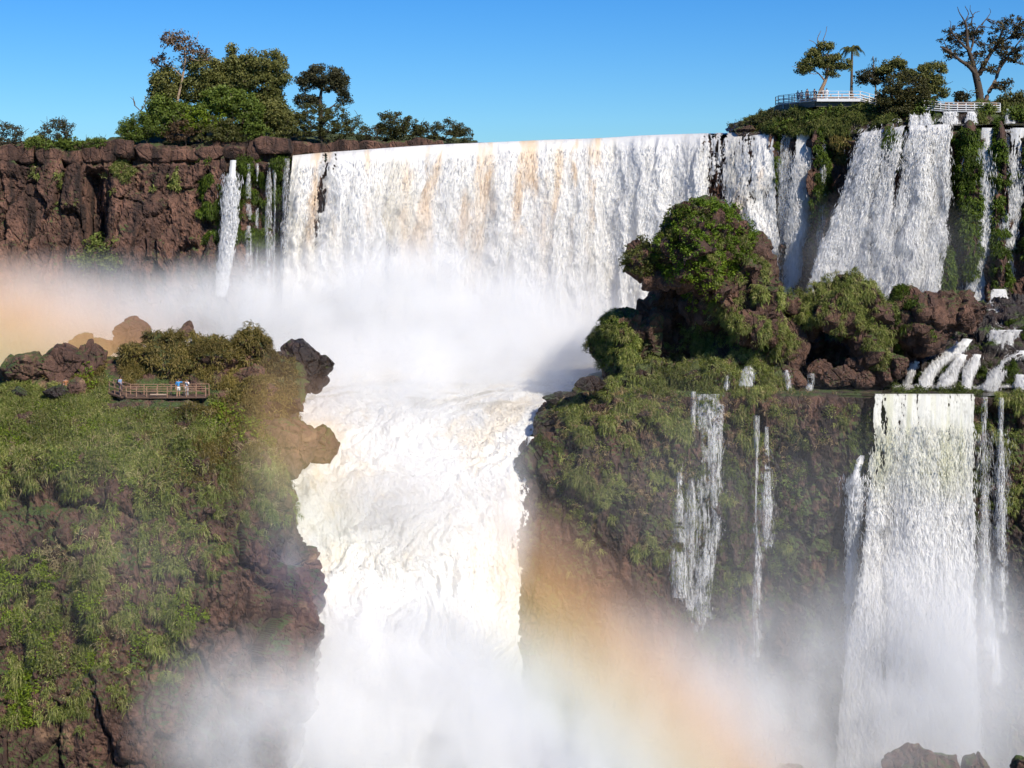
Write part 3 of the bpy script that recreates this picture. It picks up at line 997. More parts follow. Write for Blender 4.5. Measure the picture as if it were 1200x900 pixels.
water_sheet('waterfall', 'broad slanting fall at the left of the upper right group', rows, 230, 300, d_slant, 1.15, 0.9, 51, edge=0.06, spray=5000, flow=(-0.33, -0.3, -1))
rows = [[L(1062, 0, 1.5), L(1090, 0, 1.5), L(1116, 0, 1.5)], [L(1062, 1, -1.5), L(1090, 1, -1.5), L(1116, 1, -1.5)], [(1056, 190, 207.5), (1085, 190, 206), (1113, 190, 206)],
        [(1044, 260, 205), (1074, 260, 203.5), (1109, 260, 203.5)], [(1018, 352, 202), (1056, 352, 200), (1100, 352, 200.5)]]
water_sheet('waterfall', 'broad fall in the middle of the upper right group under the white walkway', rows, 230, 300,
            lambda u, v, px, py: 1.0 - 0.35 * sstep(0.72, 0.95, u) - 0.4 * np.exp(-((px - 1052) / 7) ** 2) * (1 - sstep(240, 300, py)), 1.15, 0.9, 52, edge=0.07, spray=5000, flow=(-0.2, -0.3, -1))
strand('broad transparent veil of fine water lines over the mossy wall at the upper right', [(1122, 1215, 152), (1118, 1210, 230), (1112, 1200, 340)], 160, 200, 0.85, 66, mat=M_VEIL, spray=0, edge=0.1, off=1.4)
strand('lacy fall over moss right of the big green buttress', [(1148, 1169, 150), (1144, 1166, 215), (1134, 1160, 280), (1126, 1156, 372)], 66, 220, 0.95, 61)
strand('steep fall near the right edge splitting over a mossy wall', [(1184, 1206, 150), (1178, 1202, 215), (1167, 1194, 290), (1150, 1186, 385)], 56, 230, 1.0, 62)
strand('fall cut off by the right edge of the view', [(1212, 1236, 150), (1208, 1234, 240), (1196, 1226, 380)], 56, 220, 1.0, 63)
for i, (x0, x1, y0, y1) in enumerate([(1066, 1075, 136, 151), (1077, 1081, 136, 151), (1083, 1091, 134, 151), (1100, 1124, 132, 150), (1132, 1144, 132, 150), (1177, 1187, 128, 150), (1046, 1054, 140, 162), (1206, 1222, 132, 150)]):
    strand('little white cascade tumbling off the bank onto the ledge', [(x0, x1, y0), (x0 - 1, x1 + 1, (y0 + y1) / 2), (x0 - 3, x1 + 2, y1)], 40, 50, 0.95, 70 + i, off=1.6, d0=213.5 if x0 > 1060 else 215,
           group='little cascades above the ledge', spray=300, amp=0.25)
_x = [1058, 1090, 1120, 1150, 1180, 1210, 1285]
water_sheet('shallow_river', None, [[L(x, 1.0, 7) for x in _x], [L(x, 0.8, 4) for x in _x], [L(x, 0.6, 2) for x in _x], [L(x, 0.8, 1.0) for x in _x]], 300, 30, 1.2, 0.5, 0.12, 85, kind='structure', edge=0.02)

# ------------------------------------------------------------------ rapids and the great lower fall between the two rock masses
rows = [[(250, 404, 214), (500, 400, 216), (640, 402, 214), (760, 404, 210)],
        [(370, 440, 200), (500, 436, 203), (620, 436, 201), (730, 446, 196)],
        [(310, 466, 190), (430, 453, 194), (510, 463, 190), (600, 453, 192), (690, 461, 187)],
        [(296, 488, 182), (400, 473, 186), (480, 492, 181), (560, 474, 185), (650, 478, 181)],
        [(306, 545, 172), (440, 530, 176), (540, 530, 175), (626, 530, 175)],
        [(314, 610, 162), (440, 600, 165), (540, 600, 164), (620, 610, 167)],
        [(330, 700, 154), (450, 700, 155), (540, 700, 155), (612, 700, 160)],
        [(322, 850, 146), (450, 850, 145), (540, 850, 146), (622, 850, 153)],
        [(300, 1040, 139), (450, 1040, 137), (540, 1040, 138), (640, 1040, 147)]]


def c_rapids(c, su, sv, u, v, px, py):
    z = np.zeros_like(su)
    t = (sstep(0.0, 0.7, fbm(np.stack([su * 0.16, sv * 0.10, z], -1), 5, 92, 0.62)) + 0.35 * sstep(0.1, 0.6, fbm(np.stack([su * 0.7, sv * 0.5, z], -1), 4, 93))) * (1 - sstep(640, 800, py))
    c = c * (1 - 0.42 * t[..., None]) + 0.42 * t[..., None] * np.array([0.82, 0.68, 0.47])
    g = sstep(0.25, 0.55, fbm(np.stack([su * 0.12, sv * 0.3, z], -1), 4, 95)) * np.exp(-((py - 462) / 16) ** 2)
    return c * (1 - 0.6 * g[..., None]) + 0.6 * g[..., None] * np.array([0.42, 0.38, 0.28])


def rapids():
    G = loft(rows, 460, 640)
    N = gnormals(G)
    q = G * np.array([0.2, 0.16, 0.10])
    wp = np.stack([fbm(G * 0.12, 2, 201), fbm(G * 0.12, 2, 202), fbm(G * 0.12, 2, 203)], -1) * 0.7
    bil = np.abs(fbm(q + wp, 4, 91, 0.42))
    small = np.abs(fbm(q * np.array([3.4, 3.4, 2.4]) + wp * 2, 4, 94, 0.6))
    px, py = PIX(G.reshape(-1, 3))
    px, py = px.reshape(bil.shape), py.reshape(bil.shape)
    a = 0.35 + 0.65 * sstep(440, 560, py)
    G = G + N * (a * (1.1 * bil + 0.2 * small - 0.4) + 0.05 * perlin(G * 2.5, 98))[..., None]
    s = np.linalg.norm(np.diff(G, axis=1), axis=2).mean(axis=0)
    su = np.concatenate([[0], np.cumsum(s)])[None] + 0 * px
    s = np.linalg.norm(np.diff(G, axis=0), axis=2).mean(axis=1)
    sv = np.concatenate([[0], np.cumsum(s)])[:, None] + 0 * px
    c = c_rapids(np.ones(G.shape) * np.array([0.89, 0.88, 0.85]), su, sv, None, None, px, py)
    uu = np.linspace(0, 1, 460)[None] + 0 * px
    e = np.minimum(uu, 1 - uu) / 0.04
    cov = e - 0.6 + 0.9 * fbm(np.stack([su * 0.5, sv * 0.18, 0 * su], -1), 4, 301) + 0.35 * fbm(np.stack([su * 2.2, sv * 1.2, 0 * su], -1), 3, 302)
    V_, f_, c_ = compact(G.reshape(-1, 3), gfaces(640, 460, (cov[:-1, :-1] > 0) | (py[:-1, :-1] < 500)), c.reshape(-1, 3))
    a = Acc().add(V_, f_, c_)
    flakes(a, V_, f_, c_, 70000, (0.06, 0.24), (0.03, 0.09), 0.2, 0.05, 0.08, (0, -0.6, -0.6))
    o = a.build('waterfall', M_FOAM)
    tag(o, 'boiling white lower fall plunging between the two rock masses', 'waterfall')


rapids()

# ------------------------------------------------------------------ lower right falls
S0 = 171.4
rows = [[(1022, 464, S0 + .5), (1085, 464, S0 + .5), (1146, 464.5, S0 + .5)], [(1021, 466, S0 - 1.4), (1085, 466, S0 - 1.4), (1146, 466, S0 - 1.4)], [(1016, 540, S0 - 3), (1080, 540, S0 - 3.4), (1143, 540, S0 - 3)],
        [(1008, 660, 166), (1080, 660, 165.5), (1145, 660, 166)], [(990, 780, 162), (1080, 780, 161), (1150, 780, 162)], [(980, 900, 158), (1080, 900, 157), (1155, 900, 158)]]


def d_lower(u, v, px, py):
    burst = sstep(0, 1, 1 - np.hypot((px - 1098) / 58, (py - 640) / 110))
    return 0.98 + 1.0 * burst + 0.35 * sstep(560, 640, py) - 0.55 * np.exp(-((px - 1036) / 5) ** 2) - 0.35 * sstep(1125, 1146, px)


def c_lower(c, su, sv, u, v, px, py):
    t = (1 - sstep(545, 600, py))[..., None] * (0.25 + 0.5 * sstep(-0.1, 0.5, fbm(np.stack([su * 0.8, sv * 0.04, 0 * su], -1), 3, 77)))[..., None]
    return c * (1 - t) + t * np.array([0.62, 0.62, 0.42])


water_sheet('waterfall', 'wide lower right fall, a thin veil over moss bursting into white halfway down', rows, 330, 400, d_lower, 0.95, 0.75, 101, edge=0.05, spray=10000, col_fn=c_lower)
strand('slender side cascade jumping left off the wide lower right fall', [(1004, 1014, 534), (998, 1008, 560), (993, 1004, 640), (986, 1004, 760)], 30, 220, 0.85, 111, d0=170.5, off=3)
strand('thin right hand fringe of the wide lower right fall', [(1150, 1157, 465), (1147, 1156, 540), (1146, 1160, 660), (1146, 1172, 800)], 36, 260, 1.1, 112, d0=171.2, off=3.4, mat=M_VEIL)
strand('single thread down the dark wall at the far right of the shelf', [(1171, 1175, 466), (1170, 1175, 540), (1168, 1175, 640), (1166, 1178, 740)], 14, 240, 1.1, 113, d0=171.4, off=4, spray=300, mat=M_VEIL)
strand('white streak down the moss curtain, left of a pair', [(810, 815, 459), (809, 814, 520), (807, 814, 600), (806, 816, 720), (806, 818, 800)], 18, 280, 1.25, 114, d0=171.5, off=4.6, spray=120, mat=M_VEIL)
strand('curling streak down the moss curtain, right of a pair', [(842, 849, 474), (834, 847, 505), (833, 844, 560), (838, 843, 620), (818, 838, 664), (812, 836, 720), (808, 838, 800)], 26, 300, 1.0, 115, d0=171.5, off=4.8, spray=120, mat=M_VEIL)
strand('pale film of water spread over moss between the paired streaks', [(812, 848, 462), (812, 843, 540), (812, 838, 640), (808, 838, 780)], 60, 240, 0.8, 116, d0=171.4, off=4.2, spray=0, mat=M_VEIL)
strand('long thread falling past dark rock right of the moss curtain', [(884, 889, 487), (883, 889, 560), (882, 890, 660), (880, 893, 770)], 18, 260, 1.1, 117, d0=170.3, off=4, spray=60, mat=M_VEIL)
strand('faint thread falling past fern clumps on the dark wall', [(897, 899, 500), (897, 900, 560), (896, 900, 640)], 8, 160, 1.0, 118, d0=170.3, off=4, spray=100, mat=M_VEIL)
strand('thin thread beside the mossy face left of the moss curtain', [(795, 798, 520), (794, 798, 600), (793, 799, 700)], 10, 180, 1.0, 119, d0=170, off=3.6, spray=100, mat=M_VEIL)
strand('tiny forked spring on the grassy hump', [(849, 856, 434), (848, 857, 444), (847, 855, 455)], 20, 40, 0.9, 121, d0=173.2, off=1, spray=60, mat=M_VEIL, amp=0.2)
strand('tiny bright spring right of the forked one', [(873, 880, 430), (869, 880, 442), (868, 878, 453)], 20, 40, 1.0, 122, d0=173.2, off=1, spray=60, mat=M_VEIL, amp=0.2)
strand('small trickle between brown boulders above the shelf', [(949, 954, 438), (947, 952, 448), (946, 950, 457)], 12, 40, 0.8, 123, d0=175.4, off=1, spray=60, mat=M_VEIL, amp=0.2)
strand('smaller trickle left of the brown boulders above the shelf', [(919, 923, 434), (921, 925, 446), (922, 926, 456)], 10, 40, 0.7, 124, d0=175.4, off=1, spray=60, mat=M_VEIL, amp=0.2)
strand('narrow white runnel tumbling beside the black rock at the brink', [(618, 626, 512), (618, 624, 530), (615, 622, 548)], 20, 60, 0.8, 125, d0=175, off=1.5, spray=200, amp=0.2)

# cascades over the stepped black rock on the right
for i, (pts, lab) in enumerate([
        ([(1128, 1140, 398, 184.2), (1112, 1126, 414, 182.2), (1096, 1106, 426, 180.8), (1082, 1096, 440, 179.6), (1076, 1092, 456, 178.2)], 'long slanting cascade from the upper step down to the pool'),
        ([(1068, 1078, 424, 182), (1062, 1070, 440, 180.6), (1056, 1066, 456, 180)], 'leftmost cascade beside the black hollow'),
        ([(1122, 1134, 416, 181), (1112, 1124, 430, 179.6), (1100, 1120, 444, 178.4), (1094, 1116, 456, 177.2)], 'wide middle cascade of the stepped rock'),
        ([(1140, 1150, 416, 181), (1132, 1146, 430, 179.4), (1128, 1140, 444, 178.2), (1126, 1138, 456, 177.2)], 'short cascade between two mossy humps'),
        ([(1190, 1210, 412, 180.6), (1172, 1188, 424, 179.2), (1162, 1176, 438, 178), (1148, 1164, 457, 177)], 'right hand cascade curving down to the pool'),
        ([(1158, 1200, 388, 186), (1156, 1194, 398, 184), (1158, 1186, 410, 182.6)], 'bright upper step of the stepped rock'),
        ([(1160, 1180, 340, 203), (1156, 1190, 362, 196), (1150, 1200, 380, 191), (1150, 1180, 390, 189)], 'white apron at the foot of the steep right fall'),
        ([(1188, 1210, 440, 178.5), (1190, 1204, 458, 176.6)], 'last little cascade at the right edge of the pool')]):
    r = [[(a, y, D - 1.0), ((a + b) / 2, y, D - 1.5), (b, y, D - 1.0)] for a, b, y, D in pts]
    water_sheet('cascade', lab, r, 60, 90, 0.95, 0.8, 0.3, 130 + i, edge=0.25, spray=600, cat='cascade')
_x = np.linspace(1046, 1285, 6)
water_sheet('pool_foam', None, [[(x, 455, 178.6 - (x > 1080) * 1.2) for x in _x], [(x, 456.6, 177.0 - (x > 1080) * .8) for x in _x]], 200, 12, 0.85, 0.9, 0.12, 150, kind='stuff', edge=0.02, spray=800)
# ------------------------------------------------------------------ ground cover: grass, ferns and moss that nobody could count
def patchw(lst, soft=0.3, nscale=0.5, seed=0, namp=0.9, th=0.70):
    """Weight function: soft ellipses (px, py, rx, ry, strength) laid out on the slope, broken up by noise."""
    L_ = np.array(lst, float)

    def f(P, N):
        px, py = PIX(P)
        w = np.zeros(len(P))
        for x, y, a, b, s in L_:
            r = np.hypot((px - x) / a, (py - y) / b)
            w = np.maximum(w, s * (1 - sstep(1 - soft, 1 + soft, r)))
        n = fbm(P * nscale, 4, seed) * namp
        face = sstep(-0.35, 0.1, -N[:, 1] * 0.8 + N[:, 2] * 0.8)
        return np.clip((w * 0.8 + n * 1.2 - th) / 0.22, 0, 1) * face * (w > 0.02) * (1 - ((px > 126) & (px < 247) & (py > 452) & (py < 481)))
    return f


def cover(name, src, n, wf, per, Ln, Wd, droop, spread, cols, out=0.7, up=0.5, label=None, seed=0, clump=1.7):
    P, N = scatter(src[0], src[1], n, wf)
    N = np.where((N[:, 1:2] > 0.3), -N, N)
    f1, f2, cid = worley(P / clump * np.array([1, 1, 0.8]), seed + 7)
    ok = RNG.random(len(P)) > sstep(0.42, 0.72, f1) * 0.8
    P, N, f1, cid = P[ok], N[ok], f1[ok], cid[ok]
    P = P + N * (clump * 0.75 * np.maximum(0.6 - f1, 0) * (0.4 + 1.2 * cid))[:, None]
    V, f, c = blades(P, N, per, Ln, Wd, droop, spread, cols, out=out, up=up)
    tone = 1 + 0.45 * np.clip(fbm(V[::7] * 0.22, 3, seed + 60), -0.9, 0.9)
    c = c * np.repeat(tone, 7)[:len(c), None]
    o = mesh_obj(name, V, f, M_GRASS, None, c)
    tag(o, label, kind='stuff')
    return o


def cover_leaves(name, src, n, wf, per, rad, size, cols, flat=0.8, lift=0.25, label=None):
    P, N = scatter(src[0], src[1], n, wf)
    N = np.where((N[:, 1:2] > 0.3), -N, N)
    V, f, c = leaves(P + N * lift, per, rad, size, cols, flat=flat)
    o = mesh_obj(name, V, f, M_LEAF, None, c)
    tag(o, label, kind='stuff')
    return o


OUT, SHELF, BANK, CLIFF, CASC = (OUT_V, OUT_F), (SHELF_V, SHELF_F), (BANK_V, BANK_F), (CLIFF_V, CLIFF_F), (CASC_V, CASC_F)

# left outcrop: green meadow slope at the left, olive towards the torrent (partly the rainbow's light put into the colour), strips hanging down the face
cover('grass', OUT, 17000, patchw([(40, 500, 130, 45, 1.3), (140, 508, 90, 40, 1.3), (60, 475, 140, 24, 1.5), (190, 500, 60, 36, 1.2), (170, 545, 50, 26, .8)], seed=1),
      9, 0.7, 0.06, 0.9, 0.55, GRASS, label='deep green grass on the left half of the outcrop slope')
cover('grass', OUT, 11000, patchw([(270, 500, 75, 40, 1.0), (250, 540, 60, 40, .9), (310, 540, 40, 50, .8), (220, 490, 70, 28, 1.0), (200, 450, 130, 30, .9), (300, 470, 50, 26, .8)], seed=2),
      9, 0.7, 0.06, 0.9, 0.55, OLIVE, label='olive brown grass, its colour partly rainbow light, on the right half of the outcrop slope')
cover('hanging_grass', OUT, 8000, patchw([(120, 590, 16, 60, .9), (122, 640, 18, 50, .9), (190, 590, 26, 70, 1.0), (180, 640, 18, 40, .8), (205, 670, 18, 60, .7), (260, 580, 34, 45, 1.0), (245, 640, 28, 40, .8),
                                           (305, 590, 28, 40, .8), (285, 560, 60, 30, .9), (18, 680, 36, 50, 1.0), (70, 745, 46, 50, 1.0), (100, 690, 24, 70, .9), (185, 715, 45, 60, .95), (200, 760, 26, 40, .8), (140, 765, 22, 50, .7),
                                           (15, 810, 30, 40, .95), (80, 825, 45, 36, .8), (60, 560, 70, 20, .8), (8, 570, 24, 30, .7), (335, 580, 20, 40, .7), (135, 800, 30, 30, .5), (40, 560, 60, 16, .9)], seed=3, nscale=0.7, th=0.80),
      9, 0.75, 0.055, 1.5, 0.6, GRASS, out=0.8, up=0.15, label='long grass hanging in strips down the outcrop face')
cover_leaves('ground_cover', OUT, 2400, patchw([(40, 520, 150, 45, .8), (25, 690, 45, 60, .9), (85, 745, 50, 60, .8), (190, 720, 45, 60, .7), (15, 815, 30, 40, .9), (260, 500, 80, 40, .5), (120, 520, 140, 50, .5)], seed=4, nscale=0.35),
             16, 0.5, 0.17, LIME, label='bright leafy creepers scattered over the outcrop')
cover_leaves('ground_cover', OUT, 2600, patchw([(60, 515, 150, 45, .9), (240, 515, 90, 50, .9), (190, 620, 40, 60, .7), (60, 740, 60, 60, .8)], seed=34, nscale=0.5), 18, 0.55, 0.15, GRASS, label='dull green herbs between the grass of the outcrop')


cover('dry_grass', OUT, 1500, patchw([(60, 530, 140, 40, 1.1), (200, 520, 90, 50, 1.1), (90, 700, 60, 80, .8), (300, 560, 30, 50, .9)], seed=44, nscale=0.8), 8, 0.8, 0.05, 0.7, 0.5, [(0.16, 0.12, 0.05), (0.30, 0.24, 0.12), (0.42, 0.34, 0.2)], label='straw coloured dry stems among the green grass of the outcrop')
# right shelf
cover('dry_grass', SHELF, 1200, patchw([(740, 490, 90, 40, 1.1), (780, 580, 50, 80, .9), (900, 500, 80, 50, 1.0), (690, 560, 40, 50, .9)], seed=45, nscale=0.8), 8, 0.8, 0.05, 1.2, 0.5, [(0.16, 0.12, 0.05), (0.28, 0.2, 0.1), (0.36, 0.26, 0.15)], label='straw coloured dry stems among the hanging grass of the shelf')
cover('hanging_grass', SHELF, 11500, patchw([(700, 480, 50, 22, 1.1), (770, 480, 60, 40, 1.2), (790, 520, 30, 50, 1.0), (690, 515, 24, 50, 1.0), (740, 500, 30, 40, 1.0), (732, 560, 16, 50, .9), (690, 575, 28, 46, 1.0), (660, 560, 14, 40, .6),
                                             (770, 590, 34, 60, .9), (800, 610, 18, 130, .9), (865, 470, 30, 26, 1.1), (880, 510, 22, 44, .8), (930, 500, 40, 46, .9), (985, 500, 22, 36, .9), (900, 480, 40, 24, .9),
                                             (735, 600, 18, 30, .8), (765, 640, 26, 40, .8), (700, 640, 30, 60, .5), (860, 640, 20, 90, .6), (830, 560, 24, 120, .45), (920, 600, 20, 50, .45), (1010, 580, 26, 60, .5), (1150, 560, 14, 120, .5),
                                             (1190, 500, 30, 50, .9), (1185, 560, 22, 50, .8), (1000, 640, 20, 40, .4)], seed=5, nscale=0.45, th=1.0),
      9, 0.75, 0.055, 1.5, 0.6, GRASS, out=0.8, up=0.15, label='long grass hanging from the lip and ledges of the right rock shelf')
cover('moss', SHELF, 15000, patchw([(828, 580, 24, 170, 1.1), (865, 600, 26, 140, .8), (1085, 520, 70, 90, .8), (1135, 520, 22, 120, 1.0), (1012, 560, 18, 90, .9), (800, 620, 16, 110, .8), (1165, 560, 12, 60, .5), (645, 560, 16, 80, .6), (930, 690, 50, 60, .5)], seed=6),
      5, 0.38, 0.08, 1.2, 0.6, [(0.03, 0.045, 0.008), (0.07, 0.095, 0.018), (0.12, 0.14, 0.03)], out=0.9, up=0.0, label='moss film under the thin veils of the right rock shelf')
cover_leaves('ground_cover', SHELF, 1500, patchw([(740, 490, 90, 40, .9), (700, 570, 50, 60, .8), (780, 600, 40, 80, .8), (900, 520, 60, 60, .9), (870, 640, 50, 80, .6), (990, 500, 30, 40, .8), (1190, 540, 24, 70, .8)], seed=35, nscale=0.5, th=0.9), 18, 0.5, 0.15, GRASS, label='leafy herbs among the hanging grass of the right rock shelf')
# rock caps
for k, (src, lst, lf) in enumerate([
        (R_MAIN, [(880, 390, 60, 70, .9), (850, 420, 70, 50, 1.0), (905, 400, 40, 40, .9), (860, 310, 40, 50, .7), (865, 390, 30, 60, .7)], GRASS),
        (R_TWO, [(985, 350, 70, 36, 1.1), (935, 358, 46, 26, 1.1), (1028, 385, 18, 60, .9), (1000, 375, 30, 22, .7)], GRASS),
        (R_RED, [(1058, 362, 20, 26, 1.0), (1058, 345, 12, 8, .9), (1098, 392, 16, 14, .9), (1050, 390, 10, 30, .8)], MOSS),
        (R_SMALL, [(715, 400, 34, 34, 1.1), (735, 430, 30, 16, .8), (700, 410, 20, 40, 1.0)], GRASS),
        (R_HUMP, [(760, 450, 76, 30, 1.2), (845, 450, 66, 32, 1.2), (905, 448, 20, 26, 1.0), (690, 462, 20, 10, .7)], GRASS)]):
    cover('grass', src, [7000, 5000, 1100, 2600, 8000][k], patchw(lst, seed=10 + k, nscale=0.5, namp=0.6), 9, 0.7, 0.055, 1.3, 0.5, lf, out=0.8, up=0.3,
          label=['grass and ferns on the flank of the tall leaning rock', 'grass cap on the rounded rock', 'dark moss tufts on the red boulder', 'grass on the small rock in the spray', 'grass fringe on the low hump'][k])
for P, f in [LB[i] for i in (3, 4, 5, 6, 7, 9, 13, 10)]:
    pass
_mv = np.concatenate([LB[i][0] for i in (3, 4, 5, 6, 7, 9, 10, 13)])
_mf = np.concatenate([LB[i][1] + k * len(LB[0][0]) for k, i in enumerate((3, 4, 5, 6, 7, 9, 10, 13))])
cover('grass', (_mv, _mf), 9000, lambda P, N: sstep(-0.1, 0.5, N[:, 2] * 0.8 - N[:, 1] * 0.5 + 0.5 * fbm(P * 0.5, 3, 9)) * (PIX(P)[0] < 345), 6, 0.55, 0.08, 1.2, 0.5, OLIVE, out=0.8, up=0.3, label='olive moss and grass on the domes above the boardwalk')
# moss panels between the right hand falls, moss and ferns on the far left wall
cover('moss', CLIFF, 16000, patchw([(1135, 190, 20, 42, 1.3), (1138, 270, 18, 70, 1.2), (1046, 175, 12, 30, 1.2), (1170, 230, 11, 90, 1.1), (1172, 320, 10, 40, 1.0), (910, 195, 6, 46, 1.1), (962, 200, 9, 60, 1.2), (955, 260, 7, 40, 1.0), (1100, 320, 18, 34, 1.2), (1118, 240, 6, 80, .9), (1204, 230, 6, 80, .9), (1062, 160, 8, 12, 1.0), (976, 170, 16, 16, .9), (1190, 320, 12, 50, .6)], seed=20, namp=0.5, soft=0.25),
      9, 0.6, 0.11, 1.4, 0.5, MOSS, out=1.0, up=0.1, label='dark green moss panels between the upper right falls')
cover('moss', CLIFF, 15000, patchw([(243, 215, 8, 30, .9), (250, 245, 12, 46, .9), (305, 205, 40, 14, .9), (300, 240, 40, 50, .9), (347, 215, 10, 40, 1.2), (328, 205, 8, 30, .9), (283, 215, 8, 36, 1.0), (240, 260, 10, 30, .6), (280, 275, 12, 16, .9)], seed=21, namp=0.6),
      6, 0.7, 0.09, 1.5, 0.5, MOSS, out=1.0, up=0.0, label='moss curtains round the thin threads on the left cliff')
cover('fern', CLIFF, 3600, patchw([(45, 180, 14, 22, 1.0), (42, 200, 8, 14, .7), (75, 210, 10, 12, .6), (72, 222, 16, 8, .5), (145, 190, 14, 24, 1.0), (125, 200, 9, 10, .9), (207, 215, 10, 24, .8), (175, 222, 7, 7, .6), (128, 222, 9, 9, .7), (78, 232, 14, 10, .5), (50, 224, 8, 8, .5), (80, 178, 12, 8, .8), (235, 190, 16, 8, .6), (300, 190, 40, 5, .7), (235, 278, 8, 9, .7), (30, 180, 20, 10, .7), (290, 184, 40, 8, .5)], seed=22, namp=0.5),
      7, 0.7, 0.11, 1.0, 0.6, GRASS, out=0.9, up=0.3, label='fern tufts in the cracks of the left cliff')
cover('moss', CASC, 5000, patchw([(1105, 430, 22, 10, 1.0), (1120, 448, 10, 8, 1.0), (1085, 440, 10, 12, 1.0), (1130, 440, 8, 18, .9), (1155, 438, 14, 12, .9), (1180, 440, 18, 16, 1.1), (1190, 385, 16, 12, 1.0), (1150, 408, 26, 8, .8), (1180, 390, 18, 8, .9), (1070, 445, 6, 10, .6)], seed=23, namp=0.5),
      6, 0.3, 0.07, 1.2, 0.6, MOSS, out=1.0, up=0.1, label='moss humps between the small cascades')
cover('grass', BANK, 16000, patchw([(900, 150, 30, 12, .9), (960, 145, 70, 18, 1.2), (1030, 140, 40, 18, 1.0), (990, 152, 30, 12, 1.1), (1190, 128, 26, 14, 1.0), (930, 152, 40, 8, 1.1), (1152, 134, 10, 14, .9)], seed=24, namp=0.4),
      6, 0.95, 0.10, 0.9, 0.5, [(0.035, 0.05, 0.012), (0.075, 0.10, 0.02), (0.13, 0.15, 0.035), (0.16, 0.15, 0.05)], label='rough grass on the right bank under the lookout')
cover('hanging_grass', CLIFF, 2600, patchw([(985, 172, 14, 26, 1.0), (975, 190, 8, 20, .6)], seed=25, namp=0.3), 6, 0.9, 0.09, 1.5, 0.5, OLIVE, label='grass hanging over the dry lip beside the broad slanting fall')


# ------------------------------------------------------------------ shrubs and trees
def skeleton(root_path, targets, r0, rg, thin=0.045):
    """Limbs that join each crown clump to the nearest limb below it: one bark mesh."""
    a = Acc()
    rp = spl(np.array(root_path), 10)
    rad = np.linspace(r0, r0 * 0.5, len(rp))
    V, f = tube(rp, rad, 7)
    a.add(V, f)
    nodes = [(p, r) for p, r in zip(rp[4:], rad[4:])]
    top = rp[5]
    order = np.argsort(np.linalg.norm(np.array(targets) - top, axis=1)) if len(targets) else []
    for i in order:
        t = targets[i]
        q = np.array([n[0] for n in nodes])
        cost = np.linalg.norm(q - t, axis=1) + 0.35 * np.linalg.norm(q - top, axis=1) + 2.0 * np.maximum(0, q[:, 2] - t[2])
        k = int(np.argmin(cost))
        p0, r = nodes[k]
        d = np.linalg.norm(t - p0)
        mid = (p0 + t) / 2 + rg.normal(scale=0.12 * d, size=3) + np.array([0, 0, -0.06 * d])
        path = spl(np.array([p0, mid, t]), 6)
        r1 = max(r * 0.62, thin)
        rr = np.linspace(r1, max(thin * 0.6, r1 * 0.35), 6)
        V, f = tube(path, rr, 5)
        a.add(V, f)
        nodes += [(path[2], rr[2]), (path[3], rr[3]), (path[5], rr[5])]
    return a


def plant(name, label, cat, base, trunk, crown, n, per, rad, size, cols, bark, seed, r0=0.18, group=None, flat=0.75, hollow=0.35, twigs=0, depth=1.0, foliage='crown', stem='trunk'):
    """base: (px, py, D); trunk: [(px, py)...] above it; crown: ellipses (px, py, rx, ry[, dD]); n clumps."""
    rg = np.random.default_rng(seed)
    D = base[2]
    s = D / FPX
    root = empty(name, W(*base))
    tag(root, label, cat, group)
    n = n * 2 if name == 'shrub' else n
    ar = np.array([c[2] * c[3] for c in crown], float)
    cs = rg.choice(len(crown), n, p=ar / ar.sum())
    T = []
    gr = 1.4 if name == 'shrub' else 0.93
    for k in cs:
        c = crown[k]
        d = nrm(rg.normal(size=3))
        r = rg.uniform(hollow, 1) ** 0.5
        cw = W(c[0], c[1] - (3 if name == 'shrub' and c[1] < 175 and c[0] < 600 else 0), D + (c[4] if len(c) > 4 else 0))
        T.append(cw + d * r * np.array([c[2] * s * gr, (c[2] + c[3]) / 2 * s * depth, c[3] * s * gr]))
    T = np.array(T)
    path = [W(*base) - np.array([0, 0, 0.4])] + [W(x, y, D) for x, y in trunk]
    a = skeleton(path, list(T), r0, rg)
    for _ in range(twigs):
        t = T[rg.integers(len(T))]
        e = t + nrm(rg.normal(size=3) + np.array([0, 0, 0.9])) * rg.uniform(0.6, 1.6)
        V, f = tube(spl(np.array([t, (t + e) / 2 + rg.normal(scale=0.15, size=3), e]), 4), [0.04, 0.035, 0.03, 0.02], 4)
        a.add(V, f)
    a.C = [np.broadcast_to(np.array(bark), (len(v), 3)) for v in a.V]
    a.build(stem, M_BARK, root)
    ctr = T.mean(0)
    per = int(per * (1.5 if name == 'shrub' else 1))
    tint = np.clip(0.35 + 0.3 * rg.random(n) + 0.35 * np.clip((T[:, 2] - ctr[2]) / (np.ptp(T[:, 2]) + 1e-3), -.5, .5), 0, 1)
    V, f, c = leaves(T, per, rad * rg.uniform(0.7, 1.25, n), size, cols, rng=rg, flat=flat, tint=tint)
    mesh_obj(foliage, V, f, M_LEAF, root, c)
    return root


TREE_G = [(0.03, 0.037, 0.011), (0.09, 0.10, 0.026), (0.18, 0.18, 0.05), (0.28, 0.25, 0.09)]
TREE_B = [(0.03, 0.04, 0.01), (0.10, 0.14, 0.022), (0.20, 0.26, 0.04)]
TREE_D = [(0.02, 0.023, 0.01), (0.055, 0.055, 0.024), (0.11, 0.098, 0.042)]
RUST = [(0.05, 0.03, 0.018), (0.10, 0.06, 0.03), (0.13, 0.09, 0.04)]
BARK_P, BARK_D = (0.34, 0.25, 0.18), (0.06, 0.045, 0.035)

